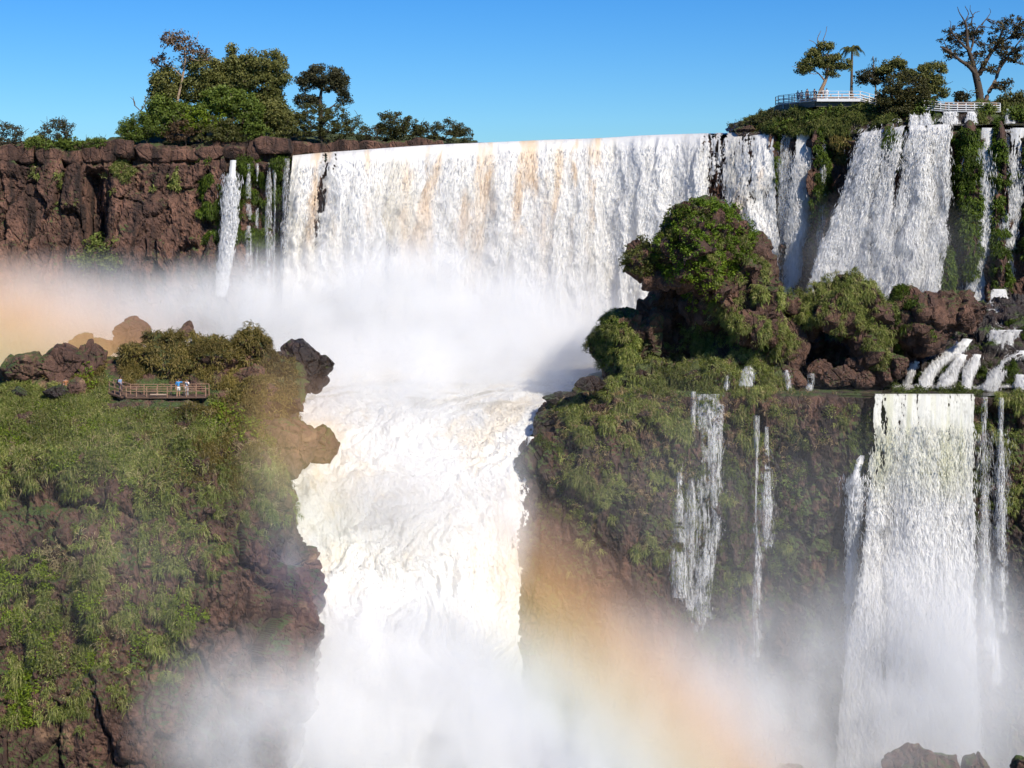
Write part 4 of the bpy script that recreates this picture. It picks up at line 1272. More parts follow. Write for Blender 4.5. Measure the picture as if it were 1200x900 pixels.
GT = 'trees of the grove on the left cliff'
plant('tree', 'tall slender pale trunked tree rising above the grove with a thin rusty crown', 'tree', (207, 158, 227), [(207, 125), (213, 95), (217, 72), (216, 55)],
      [(210, 50, 28, 20), (228, 62, 22, 14), (192, 70, 15, 8), (200, 46, 18, 12), (248, 62, 8, 5), (186, 75, 8, 4)], 95, 16, 0.75, 0.34, RUST, BARK_P, 501, r0=0.26, hollow=0.1, twigs=60)
for i, a in enumerate([
        ('dark leafy tree at the left edge of the grove', (196, 160, 228), [(196, 130), (198, 105)], [(196, 98, 20, 22), (186, 118, 14, 18), (205, 118, 18, 20)], TREE_G, 90),
        ('round mid green tree just right of the slender pale trunk', (240, 160, 229), [(240, 125), (240, 95)], [(238, 85, 24, 22), (228, 106, 20, 18), (252, 102, 18, 22)], TREE_G, 110),
        ('grove tree with a small dark spire standing above its neighbours', (272, 160, 230), [(271, 110), (272, 80), (274, 58)], [(274, 58, 5, 8), (268, 78, 18, 14), (274, 100, 18, 18)], TREE_G, 80),
        ('tallest and widest tree of the grove with a sunlit yellow green top', (306, 160, 229), [(305, 125), (308, 95), (308, 75)], [(308, 72, 28, 16), (288, 82, 18, 18), (322, 88, 18, 20), (306, 98, 28, 18), (316, 118, 18, 16)], TREE_G, 150),
        ('lower bright green tree in front of the grove centre', (268, 160, 225), [(268, 138), (268, 122)], [(262, 118, 28, 16), (282, 124, 24, 16), (246, 128, 18, 13), (292, 132, 18, 14)], TREE_B, 120),
        ('low dark tree filling the right foot of the grove', (318, 160, 227), [(318, 145), (317, 132)], [(316, 132, 22, 15), (332, 140, 14, 13), (300, 142, 20, 13)], TREE_G, 80),
        ('leafy tree filling the left foot of the grove', (190, 160, 226), [(190, 145), (190, 135)], [(190, 130, 20, 18), (210, 134, 20, 16), (176, 140, 12, 12)], TREE_B, 90)]):
    lab, base, tr, cr, cl, n = a
    plant('tree', lab, 'tree', base, tr, cr, int(n * 1.5), 90, 1.0, 0.32, cl, BARK_P if i in (3, 4) else BARK_D, 510 + i, r0=0.28, group=GT)
plant('tree', 'lone dark spreading tree standing right of the grove', 'tree', (376, 160, 229), [(376, 135), (375, 118), (377, 105)],
      [(378, 88, 24, 14), (360, 96, 13, 12), (396, 92, 13, 13), (400, 108, 9, 12), (352, 116, 9, 8), (385, 100, 16, 9), (366, 118, 12, 6), (404, 120, 7, 5)], 170, 75, 0.75, 0.28, TREE_D, BARK_D, 530, r0=0.42, hollow=0.3)

SHR = [
    ('bright yellow green shrub at the front of the grove', (236, 166, 224), [(238, 142, 20, 11), (226, 150, 14, 9)], LIME, 60),
    ('brownish twiggy shrub between the bright green ones', (218, 168, 223), [(216, 155, 15, 12), (205, 160, 10, 8)], RUST, 40),
    ('broad olive shrub right of the bright yellow green one', (252, 170, 223), [(252, 156, 24, 12), (270, 160, 14, 8)], [(0.04, 0.045, 0.012), (0.09, 0.095, 0.025), (0.14, 0.13, 0.04)], 60),
    ('fresh green shrub at the left foot of the grove', (172, 166, 224), [(170, 150, 22, 13), (155, 156, 14, 9), (188, 148, 16, 10)], TREE_B, 70),
    ('low green shrub on the rim at the far left end of the grove', (150, 168, 223), [(152, 162, 12, 7)], TREE_B, 24),
    ('low green shrub at the grove\'s right front', (285, 168, 224), [(284, 150, 18, 14), (298, 158, 16, 10)], TREE_B, 60),
    ('wide dull green shrub below the lone tree', (378, 166, 227), [(368, 145, 22, 16), (394, 148, 22, 15), (352, 152, 14, 12), (412, 156, 12, 9)], [(0.03, 0.035, 0.01), (0.07, 0.075, 0.02), (0.12, 0.115, 0.035)], 110),
    ('dull green shrub linking the grove to the lone tree', (338, 166, 226), [(338, 150, 14, 13), (322, 156, 14, 9)], TREE_G, 50),
    ('dark shrub with a lumpy top halfway to the brink', (464, 170, 231), [(462, 150, 16, 14), (480, 155, 14, 10), (450, 158, 8, 8)], [(0.025, 0.03, 0.01), (0.06, 0.062, 0.018), (0.11, 0.105, 0.03)], 70),
    ('long low shrub nearest the brink of the great curtain', (510, 170, 234), [(500, 158, 18, 9), (524, 156, 16, 10), (540, 162, 12, 7)], [(0.03, 0.033, 0.012), (0.065, 0.065, 0.022), (0.10, 0.09, 0.035)], 60),
    ('small wispy shrub in the gap before the lumpy dark one', (432, 170, 230), [(434, 160, 10, 7)], TREE_D, 16),
    ('grey brown bush on the skyline at the left edge', (12, 174, 221), [(10, 162, 16, 12)], TREE_D, 30),
    ('spreading dark bush on the skyline with bare twigs', (68, 172, 221), [(68, 158, 18, 11)], TREE_D, 36),
    ('low green cushion below the spreading dark bush', (78, 176, 220), [(80, 172, 12, 6)], TREE_B, 16),
    ('yellow green tuft on the rim between the two skyline bushes', (46, 176, 220), [(46, 173, 14, 7)], TREE_B, 18),
    ('flat green cushion on the rim left of the grove', (116, 174, 221), [(114, 171, 18, 4)], TREE_B, 18),
]
for i, (lab, base, cr, cl, n) in enumerate(SHR):
    tw = 40 if cl is TREE_D or cl is RUST else 10
    plant('shrub', lab, 'shrub', base, [((base[0] + cr[0][0]) / 2, (base[1] + cr[0][1]) / 2), (cr[0][0], cr[0][1] + 2)], cr, n, 34 if tw < 20 else 20, 0.6, 0.24, cl, BARK_D, 550 + i, r0=0.10, twigs=tw, foliage='foliage', stem='stem', hollow=0.2)

# dead forked branch at the left of the grove
r_ = empty('dead_tree', W(168, 140, 226))
tag(r_, 'small bare dead tree leaning out left of the grove', 'tree')
a = Acc()
for pth in ([(170, 146), (165, 130), (158, 124), (156, 113)], [(158, 124), (157, 118), (153, 114)], [(165, 130), (170, 122), (171, 114)]):
    V, f = tube(spl(np.array([W(x, y, 226) for x, y in pth]), 8), np.linspace(0.11, 0.04, 8), 5)
    a.add(V, f, (0.12, 0.09, 0.07))
a.build('trunk', M_BARK, r_)

# right bank
plant('tree', 'leaning tree rising through the lookout deck with bare twigs on top', 'tree', (957, 120, 222), [(961, 108), (967, 95), (970, 82), (966, 72)],
      [(955, 72, 16, 9), (975, 72, 22, 10), (942, 80, 11, 8), (990, 78, 12, 5), (968, 54, 10, 5), (952, 62, 12, 6), (975, 86, 10, 4)], 170, 66, 0.62, 0.25, TREE_G, (0.3, 0.2, 0.13), 601, r0=0.34, twigs=10, hollow=0.2)
a = Acc()
for pth in ([(966, 72), (960, 58), (955, 50), (948, 47)], [(960, 58), (958, 46), (962, 36)], [(966, 70), (964, 50), (968, 38), (969, 31)]):
    V, f = tube(spl(np.array([W(x, y, 222) for x, y in pth]), 8), np.linspace(0.10, 0.035, 8), 5)
    a.add(V, f, (0.2, 0.15, 0.11))
_lt = [o for o in bpy.data.objects if o.get('label', '').startswith('leaning tree')][0]
a.build('dead_branch', M_BARK, _lt)

# palm
pr = empty('palm_tree', W(998, 122, 225))
tag(pr, 'slim palm tree with drooping fronds behind the lookout railing', 'palm')
top = W(998.5, 60, 225)
V, f = tube(spl(np.array([W(997.5, 124, 225), W(998, 90, 225), top]), 14), np.linspace(0.24, 0.15, 14), 8)
Acc().add(V, f, (0.11, 0.075, 0.05)).build('trunk', M_BARK, pr)
rg = np.random.default_rng(77)
for k in range(17):
    az = k * 2.4 + rg.uniform(-.2, .2)
    e0 = rg.uniform(0.1, 1.2)
    d = np.array([math.cos(az) * math.cos(e0), math.sin(az) * math.cos(e0), math.sin(e0)])
    Lf = rg.uniform(1.7, 2.2)
    rib = spl(np.array([top, top + d * Lf * 0.5 + [0, 0, 0.1], top + d * Lf * 0.9 + [0, 0, -0.5 - 0.3 * (1 - e0)], top + d * Lf * 1.0 + [0, 0, -1.2]]), 12)
    a = Acc()
    V, f = tube(rib, np.linspace(0.05, 0.015, 12), 4)
    a.add(V, f, (0.10, 0.10, 0.03))
    t = nrm(np.gradient(rib, axis=0))
    sd = nrm(np.cross(t, [0, 0, 1.0]))
    for j in range(1, 12):
        for sg in (-1, 1):
            for h in (0.0, 0.5):
                p = rib[j - 1] * h + rib[j] * (1 - h)
                e = p + (sd[j] * sg * 0.75 + t[j] * 0.35 + np.array([0, 0, -0.55])) * 0.62 * math.sin(0.35 + j / 12 * 2.5)
                wv = t[j] * 0.055
                a.add(np.array([p - wv, p + wv, e]), np.array([[0, 1, 2]]), (0.075, 0.085, 0.025))
    a.build('frond', M_LEAF, pr)

for i, (lab, base, tr, cr, n, cl, bk, r0, tw, per) in enumerate([
        ('thin wispy tree right of the palm', (1026, 122, 225), [(1026, 100), (1024, 78), (1023, 66)], [(1018, 90, 18, 10), (1030, 92, 12, 12), (1010, 96, 10, 6), (1024, 76, 4, 8)], 60, TREE_D, (0.2, 0.15, 0.1), 0.14, 30, 14),
        ('flat topped tree behind the bushy one near the walkway', (1044, 122, 224), [(1046, 100), (1048, 84)], [(1048, 76, 18, 7), (1036, 82, 12, 6), (1060, 90, 12, 10)], 70, TREE_G, BARK_D, 0.2, 10, 22),
        ('dark layered tree left of the white walkway', (1090, 124, 218), [(1088, 105), (1090, 88)], [(1094, 80, 17, 7), (1078, 88, 16, 9), (1098, 94, 10, 9), (1086, 104, 14, 9), (1102, 108, 9, 9)], 100, TREE_G, BARK_D, 0.26, 15, 24),
        ('dense olive brown bush tree on the bank between lookout and walkway', (1058, 134, 216), [(1058, 118), (1058, 105)], [(1060, 100, 26, 16), (1048, 116, 24, 16), (1074, 116, 24, 16), (1060, 128, 28, 10)], 190, [(0.025, 0.026, 0.01), (0.07, 0.068, 0.02), (0.12, 0.10, 0.035)], BARK_D, 0.25, 20, 24)]):
    plant('tree', lab, 'tree', base, tr, cr, int(n * 1.3), int(per * 3), 0.65, 0.25, cl, bk, 610 + i, r0=r0, twigs=tw, group=None, hollow=0.2)

# the big spreading tree at the right edge
bt = empty('tree', W(1152, 128, 222))
tag(bt, 'huge sparse spreading tree with thick forked limbs at the right skyline', 'tree')
limbs = [([(1151, 130), (1149, 118), (1146, 100), (1143, 86)], 0.62, 0.5), ([(1154, 128), (1157, 112), (1166, 96), (1170, 82), (1176, 66)], 0.34, 0.2),
         ([(1144, 88), (1136, 78), (1124, 70), (1112, 60), (1102, 55)], 0.34, 0.12), ([(1144, 88), (1139, 70), (1134, 55), (1133, 38), (1131, 26)], 0.40, 0.16),
         ([(1146, 92), (1152, 78), (1160, 64), (1168, 52), (1175, 36)], 0.40, 0.14), ([(1136, 62), (1140, 52), (1141, 40), (1148, 30)], 0.2, 0.1),
         ([(1134, 58), (1122, 46), (1114, 36), (1112, 32)], 0.2, 0.08), ([(1131, 26), (1124, 14), (1122, 8)], 0.12, 0.04), ([(1131, 26), (1135, 16), (1131, 7)], 0.10, 0.04),
         ([(1138, 28), (1141, 16), (1148, 13)], 0.10, 0.03), ([(1141, 20), (1137, 12), (1137, 6)], 0.08, 0.03), ([(1150, 29), (1157, 21), (1161, 14), (1159, 10)], 0.10, 0.03),
         ([(1114, 36), (1114, 26), (1112, 24)], 0.07, 0.03), ([(1176, 66), (1190, 72), (1200, 76)], 0.16, 0.08), ([(1170, 82), (1186, 60), (1198, 44)], 0.2, 0.08), ([(1166, 96), (1176, 98), (1184, 98)], 0.1, 0.04),
         ([(1112, 60), (1104, 44)], 0.1, 0.03), ([(1168, 52), (1180, 46), (1196, 30)], 0.16, 0.05)]
a = Acc()
tips = []
for pth, ra, rb in limbs:
    P = spl(np.array([W(x, y, 222 + 0.06 * (x - 1150)) for x, y in pth]), 14)
    P = P + 0.06 * np.stack([perlin(P * 0.9, 3), perlin(P * 0.9, 4), perlin(P * 0.9, 5)], -1)
    V, f = tube(P, np.linspace(ra, rb, 14), 8)
    a.add(V, f, (0.075, 0.055, 0.042) if pth[0][0] != 1154 else (0.2, 0.14, 0.10))
    tips += list(P[5:])
rg = np.random.default_rng(88)
cr = [(1106, 55, 14, 8), (1118, 62, 14, 8), (1114, 40, 10, 8), (1132, 38, 16, 12), (1146, 36, 14, 10), (1160, 52, 14, 10), (1178, 38, 20, 18), (1192, 30, 12, 14), (1182, 60, 18, 12), (1196, 66, 10, 10), (1162, 78, 16, 8), (1176, 98, 14, 6),
      (1140, 72, 8, 10), (1204, 40, 10, 20), (1150, 62, 10, 10), (1122, 50, 12, 8), (1168, 104, 10, 6), (1142, 110, 8, 3)]
T = []
for k in rg.choice(len(cr), 230, p=np.array([c[2] * c[3] for c in cr]) / sum(c[2] * c[3] for c in cr)):
    c = cr[k]
    d = nrm(rg.normal(size=3)) * rg.random() ** 0.4
    T.append(W(c[0] + d[0] * c[2], c[1] + d[2] * c[3], 222 + d[1] * 2.2))
tips = np.array(tips)
for t in T:
    k = np.argmin(np.linalg.norm(tips - t, axis=1))
    V, f = tube(spl(np.array([tips[k], (tips[k] + t) / 2 + rg.normal(scale=0.15, size=3), t]), 4), [0.06, 0.05, 0.04, 0.03], 4)
    a.add(V, f, (0.08, 0.06, 0.045))
a.build('trunk', M_BARK, bt)
V, f, c = leaves(np.array(T), 30, 0.6 * rg.uniform(0.6, 1.3, len(T)), 0.3, [(0.03, 0.028, 0.012), (0.075, 0.062, 0.025), (0.13, 0.10, 0.045)], rng=rg, flat=0.7)
mesh_obj('crown', V, f, M_LEAF, bt, c)

RSH = [
    ('dark rounded shrub under the left end of the lookout', (900, 152, 226), [(903, 142, 18, 10), (890, 146, 10, 7)], [(0.025, 0.03, 0.012), (0.06, 0.065, 0.02), (0.10, 0.10, 0.03)], 50),
    ('small wispy bush at the far left tip of the right bank', (868, 154, 227), [(866, 148, 10, 4), (878, 146, 6, 5)], TREE_D, 12),
    ('light green shrub low on the bank above the bright narrow fall', (925, 156, 222), [(928, 149, 20, 8), (944, 152, 12, 6)], TREE_B, 40),
    ('green shrub under the middle of the lookout', (966, 146, 220), [(968, 138, 18, 10), (955, 142, 12, 9)], TREE_B, 50),
    ('broad green shrub below the right end of the lookout deck', (1000, 146, 219), [(998, 134, 22, 9), (1018, 138, 18, 11), (985, 146, 18, 8)], [(0.03, 0.04, 0.01), (0.075, 0.10, 0.02), (0.12, 0.15, 0.03)], 80),
    ('dark low shrub in the shade beneath the lookout', (935, 140, 223), [(930, 136, 14, 5)], DARK, 20),
    ('round bright green shrub beside the start of the white walkway', (1084, 132, 215), [(1084, 125, 12, 7), (1072, 130, 10, 6)], TREE_B, 30),
    ('green shrub hanging over the ledge below the white walkway', (1152, 132, 214), [(1153, 132, 9, 9)], TREE_B, 24),
    ('mixed shrub at the right end of the white walkway', (1186, 124, 217), [(1184, 117, 10, 7), (1198, 116, 12, 8), (1178, 122, 10, 4)], [(0.04, 0.04, 0.012), (0.09, 0.09, 0.025), (0.18, 0.16, 0.05)], 40),
    ('small dark bush on the skyline behind the white walkway', (1128, 124, 221), [(1126, 114, 7, 5)], TREE_D, 14),
    ('green shrub at the ledge in the upper right corner of the falls', (1192, 140, 212), [(1192, 134, 10, 7)], TREE_B, 24)]
for i, (lab, base, cr, cl, n) in enumerate(RSH):
    plant('shrub', lab, 'shrub', base, [((base[0] + cr[0][0]) / 2, (base[1] + cr[0][1]) / 2), (cr[0][0], cr[0][1] + 1)], cr, n, 20, 0.55, 0.28, cl, BARK_D, 640 + i, r0=0.08, twigs=20 if cl is TREE_D else 6, foliage='foliage', stem='stem', hollow=0.2)


# shrubs rooted on the mossy rocks
def rock_shrub(label, src, lst, n, per, cols, rad=0.5, size=0.24, lift=0.35, name='shrub', seed=0):
    P, N = scatter(src[0], src[1], n, patchw([l[:4] + (l[4] + 0.35,) for l in lst], seed=seed, namp=0.25, soft=0.2))
    N = np.where((N[:, 1:2] > 0.3), -N, N)
    T = P + N * (lift * RNG.uniform(0.3, 1.5, (n, 1))) + np.array([0, 0, 0.15])
    V, f, c = leaves(T, per, rad * RNG.uniform(0.6, 1.3, n), size, cols, flat=0.85)
    tag(mesh_obj(name, V, f, M_LEAF, None, c), label, 'shrub')


rock_shrub('big bright green shrub covering the crown of the tall leaning rock', R_MAIN, [(825, 275, 50, 38, 1.4), (856, 285, 30, 46, 1.4), (800, 300, 36, 30, 1.4), (835, 312, 26, 26, 1.3)], 1000, 30, [(0.05, 0.085, 0.008), (0.105, 0.17, 0.012), (0.18, 0.25, 0.02)], seed=1)
rock_shrub('darker olive shrub on the left brow of the tall leaning rock', R_MAIN, [(765, 298, 26, 18, 1.2), (785, 285, 22, 20, 1.1), (752, 306, 24, 18, 1.3), (805, 256, 28, 14, 1.3)], 480, 26, [(0.03, 0.04, 0.01), (0.07, 0.08, 0.016), (0.13, 0.13, 0.03)], seed=2)
rock_shrub('yellow green shrub clinging to the middle of the tall leaning rock', R_MAIN, [(830, 345, 18, 18, 1.2), (835, 325, 14, 20, 1.0), (820, 355, 20, 12, 1.2)], 150, 22, LIME, seed=3)
rock_shrub('bright shrub on the small rock in the spray', R_SMALL, [(715, 395, 26, 22, 1.2), (705, 415, 20, 20, 1.1), (735, 412, 16, 20, 1.0)], 260, 22, [(0.05, 0.075, 0.012), (0.11, 0.15, 0.02), (0.2, 0.23, 0.04)], size=0.22, rad=0.4, lift=0.2, seed=4)
rock_shrub('small bright fern shrub at the dark hollow of the rounded rock', R_TWO, [(947, 380, 8, 10, 1.2)], 16, 16, LIME, size=0.2, rad=0.35, seed=5)
rock_shrub('bright shrub below the right end of the boardwalk', OUT, [(272, 487, 18, 16, 1.2), (290, 505, 14, 14, 1.0)], 70, 18, LIME, seed=6)
rock_shrub('round misty bush at the foot of the left cliff', CLIFF, [(118, 300, 20, 12, 1.2), (108, 310, 14, 12, 1.0), (130, 308, 14, 10, 1.0)], 110, 20, GRASS[:3], rad=0.8, size=0.36, lift=1.2, seed=7)
rock_shrub('green shrub beside the upright stone above the outcrop meadow', OUT, [(100, 445, 14, 10, 1.2), (108, 455, 10, 8, 1.0)], 40, 18, LIME, seed=8, lift=0.8)
rock_shrub('cluster of pale green ferns on the dark wall right of the falling thread', SHELF, [(925, 575, 10, 40, .9), (938, 600, 8, 30, .8), (912, 640, 10, 40, .8), (950, 555, 14, 14, .7), (965, 590, 8, 20, .7), (948, 640, 6, 20, .7)], 110, 16, [(0.05, 0.08, 0.02), (0.10, 0.14, 0.03), (0.16, 0.2, 0.05)], rad=0.4, seed=9)
# ------------------------------------------------------------------ decks and railings
M_PAINT = col_mat('painted_metal', 0.5, vary=0.25, bscale=2.5)
M_WOOD = col_mat('weathered_wood', 0.85, bump=0.3, vary=0.3)
M_CONC = col_mat('concrete', 0.9, bump=0.3, vary=0.3)
WHITE, GREY, BROWN, RUSTW = (0.72, 0.73, 0.75), (0.36, 0.38, 0.42), (0.34, 0.20, 0.13), (0.36, 0.19, 0.10)


def railing(root, path, h, step, col, mat, rails=(1.0, 0.55, 0.12), top_col=None, pw=0.12, rw=0.10):
    """Posts and rails along a polyline of deck points."""
    for k in range(len(path) - 1):
        p, q = np.array(path[k]), np.array(path[k + 1])
        n = max(1, int(round(np.linalg.norm(q - p) / step)))
        for i in range(n + (k == len(path) - 2)):
            b = p + (q - p) * i / n
            Acc().bar(b - [0, 0, 0.1], b + [0, 0, h], pw, col=col).build('post', mat, root, smooth=False)
        for j, f in enumerate(rails):
            off = np.array([0, 0, h * f + (0.04 if j == 0 else 0)])
            fr = np.array([0, -0.085, 0]) if j else np.zeros(3)
            Acc().bar(p + off + fr, q + off + fr, rw if j else rw * 1.6, rw if j else 0.05, col=(top_col if j == 0 and top_col else col)).build('rail', mat, root, smooth=False)


DZ = lambda py, D: (HY - py) / FPX * D
lk = empty('lookout', W(970, 117, 216))
tag(lk, 'white railed lookout deck on a concrete pier above the right bank', 'lookout')
zt = DZ(116.5, 220)
c0, c1, c2, c3 = W(912, 0, 228), W(957, 0, 219.5), W(1008, 0, 219.5), W(1040, 0, 222)
for c in (c0, c1, c2):
    c[2] = zt
c3[2] = zt - 0.9
bk = np.array([0, 4.5, 0])
V = np.array([c0, c1, c2, c2 + bk, c1 + bk * 1.4, c0 + bk * 0.5])
Vd = np.concatenate([V - [0, 0, 0.06], V - [0, 0, 0.24]])
f5 = [np.array([[0, 1, 4, 5], [1, 2, 3, 4], [11, 10, 7, 6], [10, 9, 8, 7]] + [[i, (i + 1) % 6 + 0, (i + 1) % 6 + 6, i + 6] for i in range(6)])]
mesh_obj('deck', Vd, f5, M_PAINT, lk, np.array(GREY), False)
V = np.array([c2, c3, c3 + bk * .6, c2 + bk * .6])
mesh_obj('ramp', np.concatenate([V - [0, 0, .06], V - [0, 0, .24]]), np.array([[0, 1, 2, 3], [7, 6, 5, 4], [0, 4, 5, 1], [1, 5, 6, 2], [2, 6, 7, 3], [3, 7, 4, 0]]), M_PAINT, lk, np.array(GREY), False)
railing(lk, [c0, c1], 1.1, 1.35, (0.30, 0.34, 0.40), M_PAINT)  # bluish grey: shade on the left rails put into their colour
railing(lk, [c1, c2, c3], 1.1, 1.6, WHITE, M_PAINT, rails=(1.0, 0.62, 0.3, 0.02))
railing(lk, [c0 + bk * .5, c1 + bk * 1.3, c2 + bk, c3 + bk * .6], 1.1, 1.6, RUSTW, M_PAINT)
Acc().bar(c1 + [0, -0.11, -0.16], c2 + [0, -0.11, -0.16], 0.10, 0.34, WHITE).build('fascia', M_PAINT, lk, smooth=False)
for p, q in ((c0, c1), (c1, c2)):
    for t in (0.6, 2.6):
        Acc().bar(p + [0, t, -0.65], q + [0, t, -0.65], 0.3, 0.8, (0.07, 0.065, 0.06)).build('beam', M_PAINT, lk, smooth=False)
for x, y0, y1, d, wd in ((976, 121, 131, 221, 0.62), (980, 131, 137, 220.4, 0.8), (918, 121, 130, 227, 0.22), (945, 121, 130, 223.5, 0.3), (1005, 118, 126, 220.8, 0.6)):
    t, b = W(x, y0, d), W(x, y1, d)
    Acc().bar(b, t, wd, col=(0.42, 0.36, 0.27) if wd > 0.4 else GREY).build('pier', M_CONC, lk, smooth=False)

wk = empty('walkway', W(1128, 131, 214))
tag(wk, 'low white railed walkway crossing behind the little cascades', 'walkway')
p0, p1, p2 = W(1083, 127, 214.6), W(1112, 129.5, 214), W(1172, 130, 214)
railing(wk, [p0, p1, p2], 1.05, 1.2, WHITE, M_PAINT, rails=(1.0, 0.72, 0.42, 0.12), top_col=WHITE, rw=0.11)
railing(wk, [p0 + [0, 1.6, 0], p1 + [0, 1.6, 0], p2 + [0, 1.6, 0]], 1.25, 1.8, RUSTW, M_WOOD, rails=(1.0, 0.8))
for p, q in ((p0, p1), (p1, p2)):
    Acc().bar((p + [0, .8, -0.12]), (q + [0, .8, -0.12]), 1.7, 0.14, GREY).build('deck', M_PAINT, wk, smooth=False)
for x in (1096, 1118, 1140, 1162):
    Acc().bar(W(x, 130.5, 215), W(x, 140, 215), 0.3, col=GREY).build('pier', M_CONC, wk, smooth=False)

bw = empty('boardwalk', W(190, 467, 151))
tag(bw, 'brown wooden boardwalk with rails above the outcrop meadow', 'boardwalk')
zb = DZ(467, 150.6)
b0, b1, b2, b3 = W(128, 458.5, 152.2), W(148, 465, 150.4), W(196, 465, 150.2), W(241, 464.5, 150.4)
back = np.array([0, 1.7, 0])
for p, q in ((b0, b1), (b1, b2), (b2, b3)):
    Acc().bar(p + back / 2 - [0, 0, .08], q + back / 2 - [0, 0, .08], 1.8, 0.16, (0.12, 0.07, 0.05)).build('deck', M_WOOD, bw, smooth=False)
railing(bw, [b0, b1, b2, b3], 0.95, 1.05, BROWN, M_WOOD, rails=(1.0, 0.58), rw=0.055, pw=0.075)
railing(bw, [b0 + back, b1 + back, b2 + back, b3 + back], 1.0, 1.3, BROWN, M_WOOD, rails=(1.0, 0.58), rw=0.055, pw=0.075)
Acc().bar(W(176, 462.2, 150.0), W(195, 462.2, 150.0), 0.06, 0.10, (0.5, 0.36, 0.27)).build('rail', M_WOOD, bw, smooth=False)
for x in (150, 170, 195, 218, 238):
    Acc().bar(W(x, 467, 151.2), W(x, 476, 151.2), 0.16, col=(0.10, 0.06, 0.045)).build('pier', M_WOOD, bw, smooth=False)

# ------------------------------------------------------------------ people
M_CLOTH = col_mat('cloth_and_skin', 0.85, vary=0.1, bscale=20)


def skinned(pts, edges, root=0, sub=1):
    """A smooth surface grown round a joint skeleton: pts = (x, y, z, r)."""
    me = bpy.data.meshes.new('tmp')
    me.from_pydata([p[:3] for p in pts], edges, [])
    o = bpy.data.objects.new('tmp', me)
    COL.objects.link(o)
    o.modifiers.new('s', 'SKIN')
    for i, sv in enumerate(me.skin_vertices[0].data):
        r = pts[i][3]
        sv.radius = (r, r)
        sv.use_root = i == root
    sb = o.modifiers.new('d', 'SUBSURF')
    sb.levels = sub
    sb.render_levels = sub
    ev = o.evaluated_get(bpy.context.evaluated_depsgraph_get())
    m2 = ev.to_mesh()
    V = np.array([v.co[:] for v in m2.vertices])
    F4 = np.array([p.vertices[:] for p in m2.polygons if len(p.vertices) == 4])
    F3 = np.array([p.vertices[:] for p in m2.polygons if len(p.vertices) == 3])
    ev.to_mesh_clear()
    bpy.data.objects.remove(o)
    bpy.data.meshes.remove(me)
    return V, [f for f in (F4, F3) if len(f)]


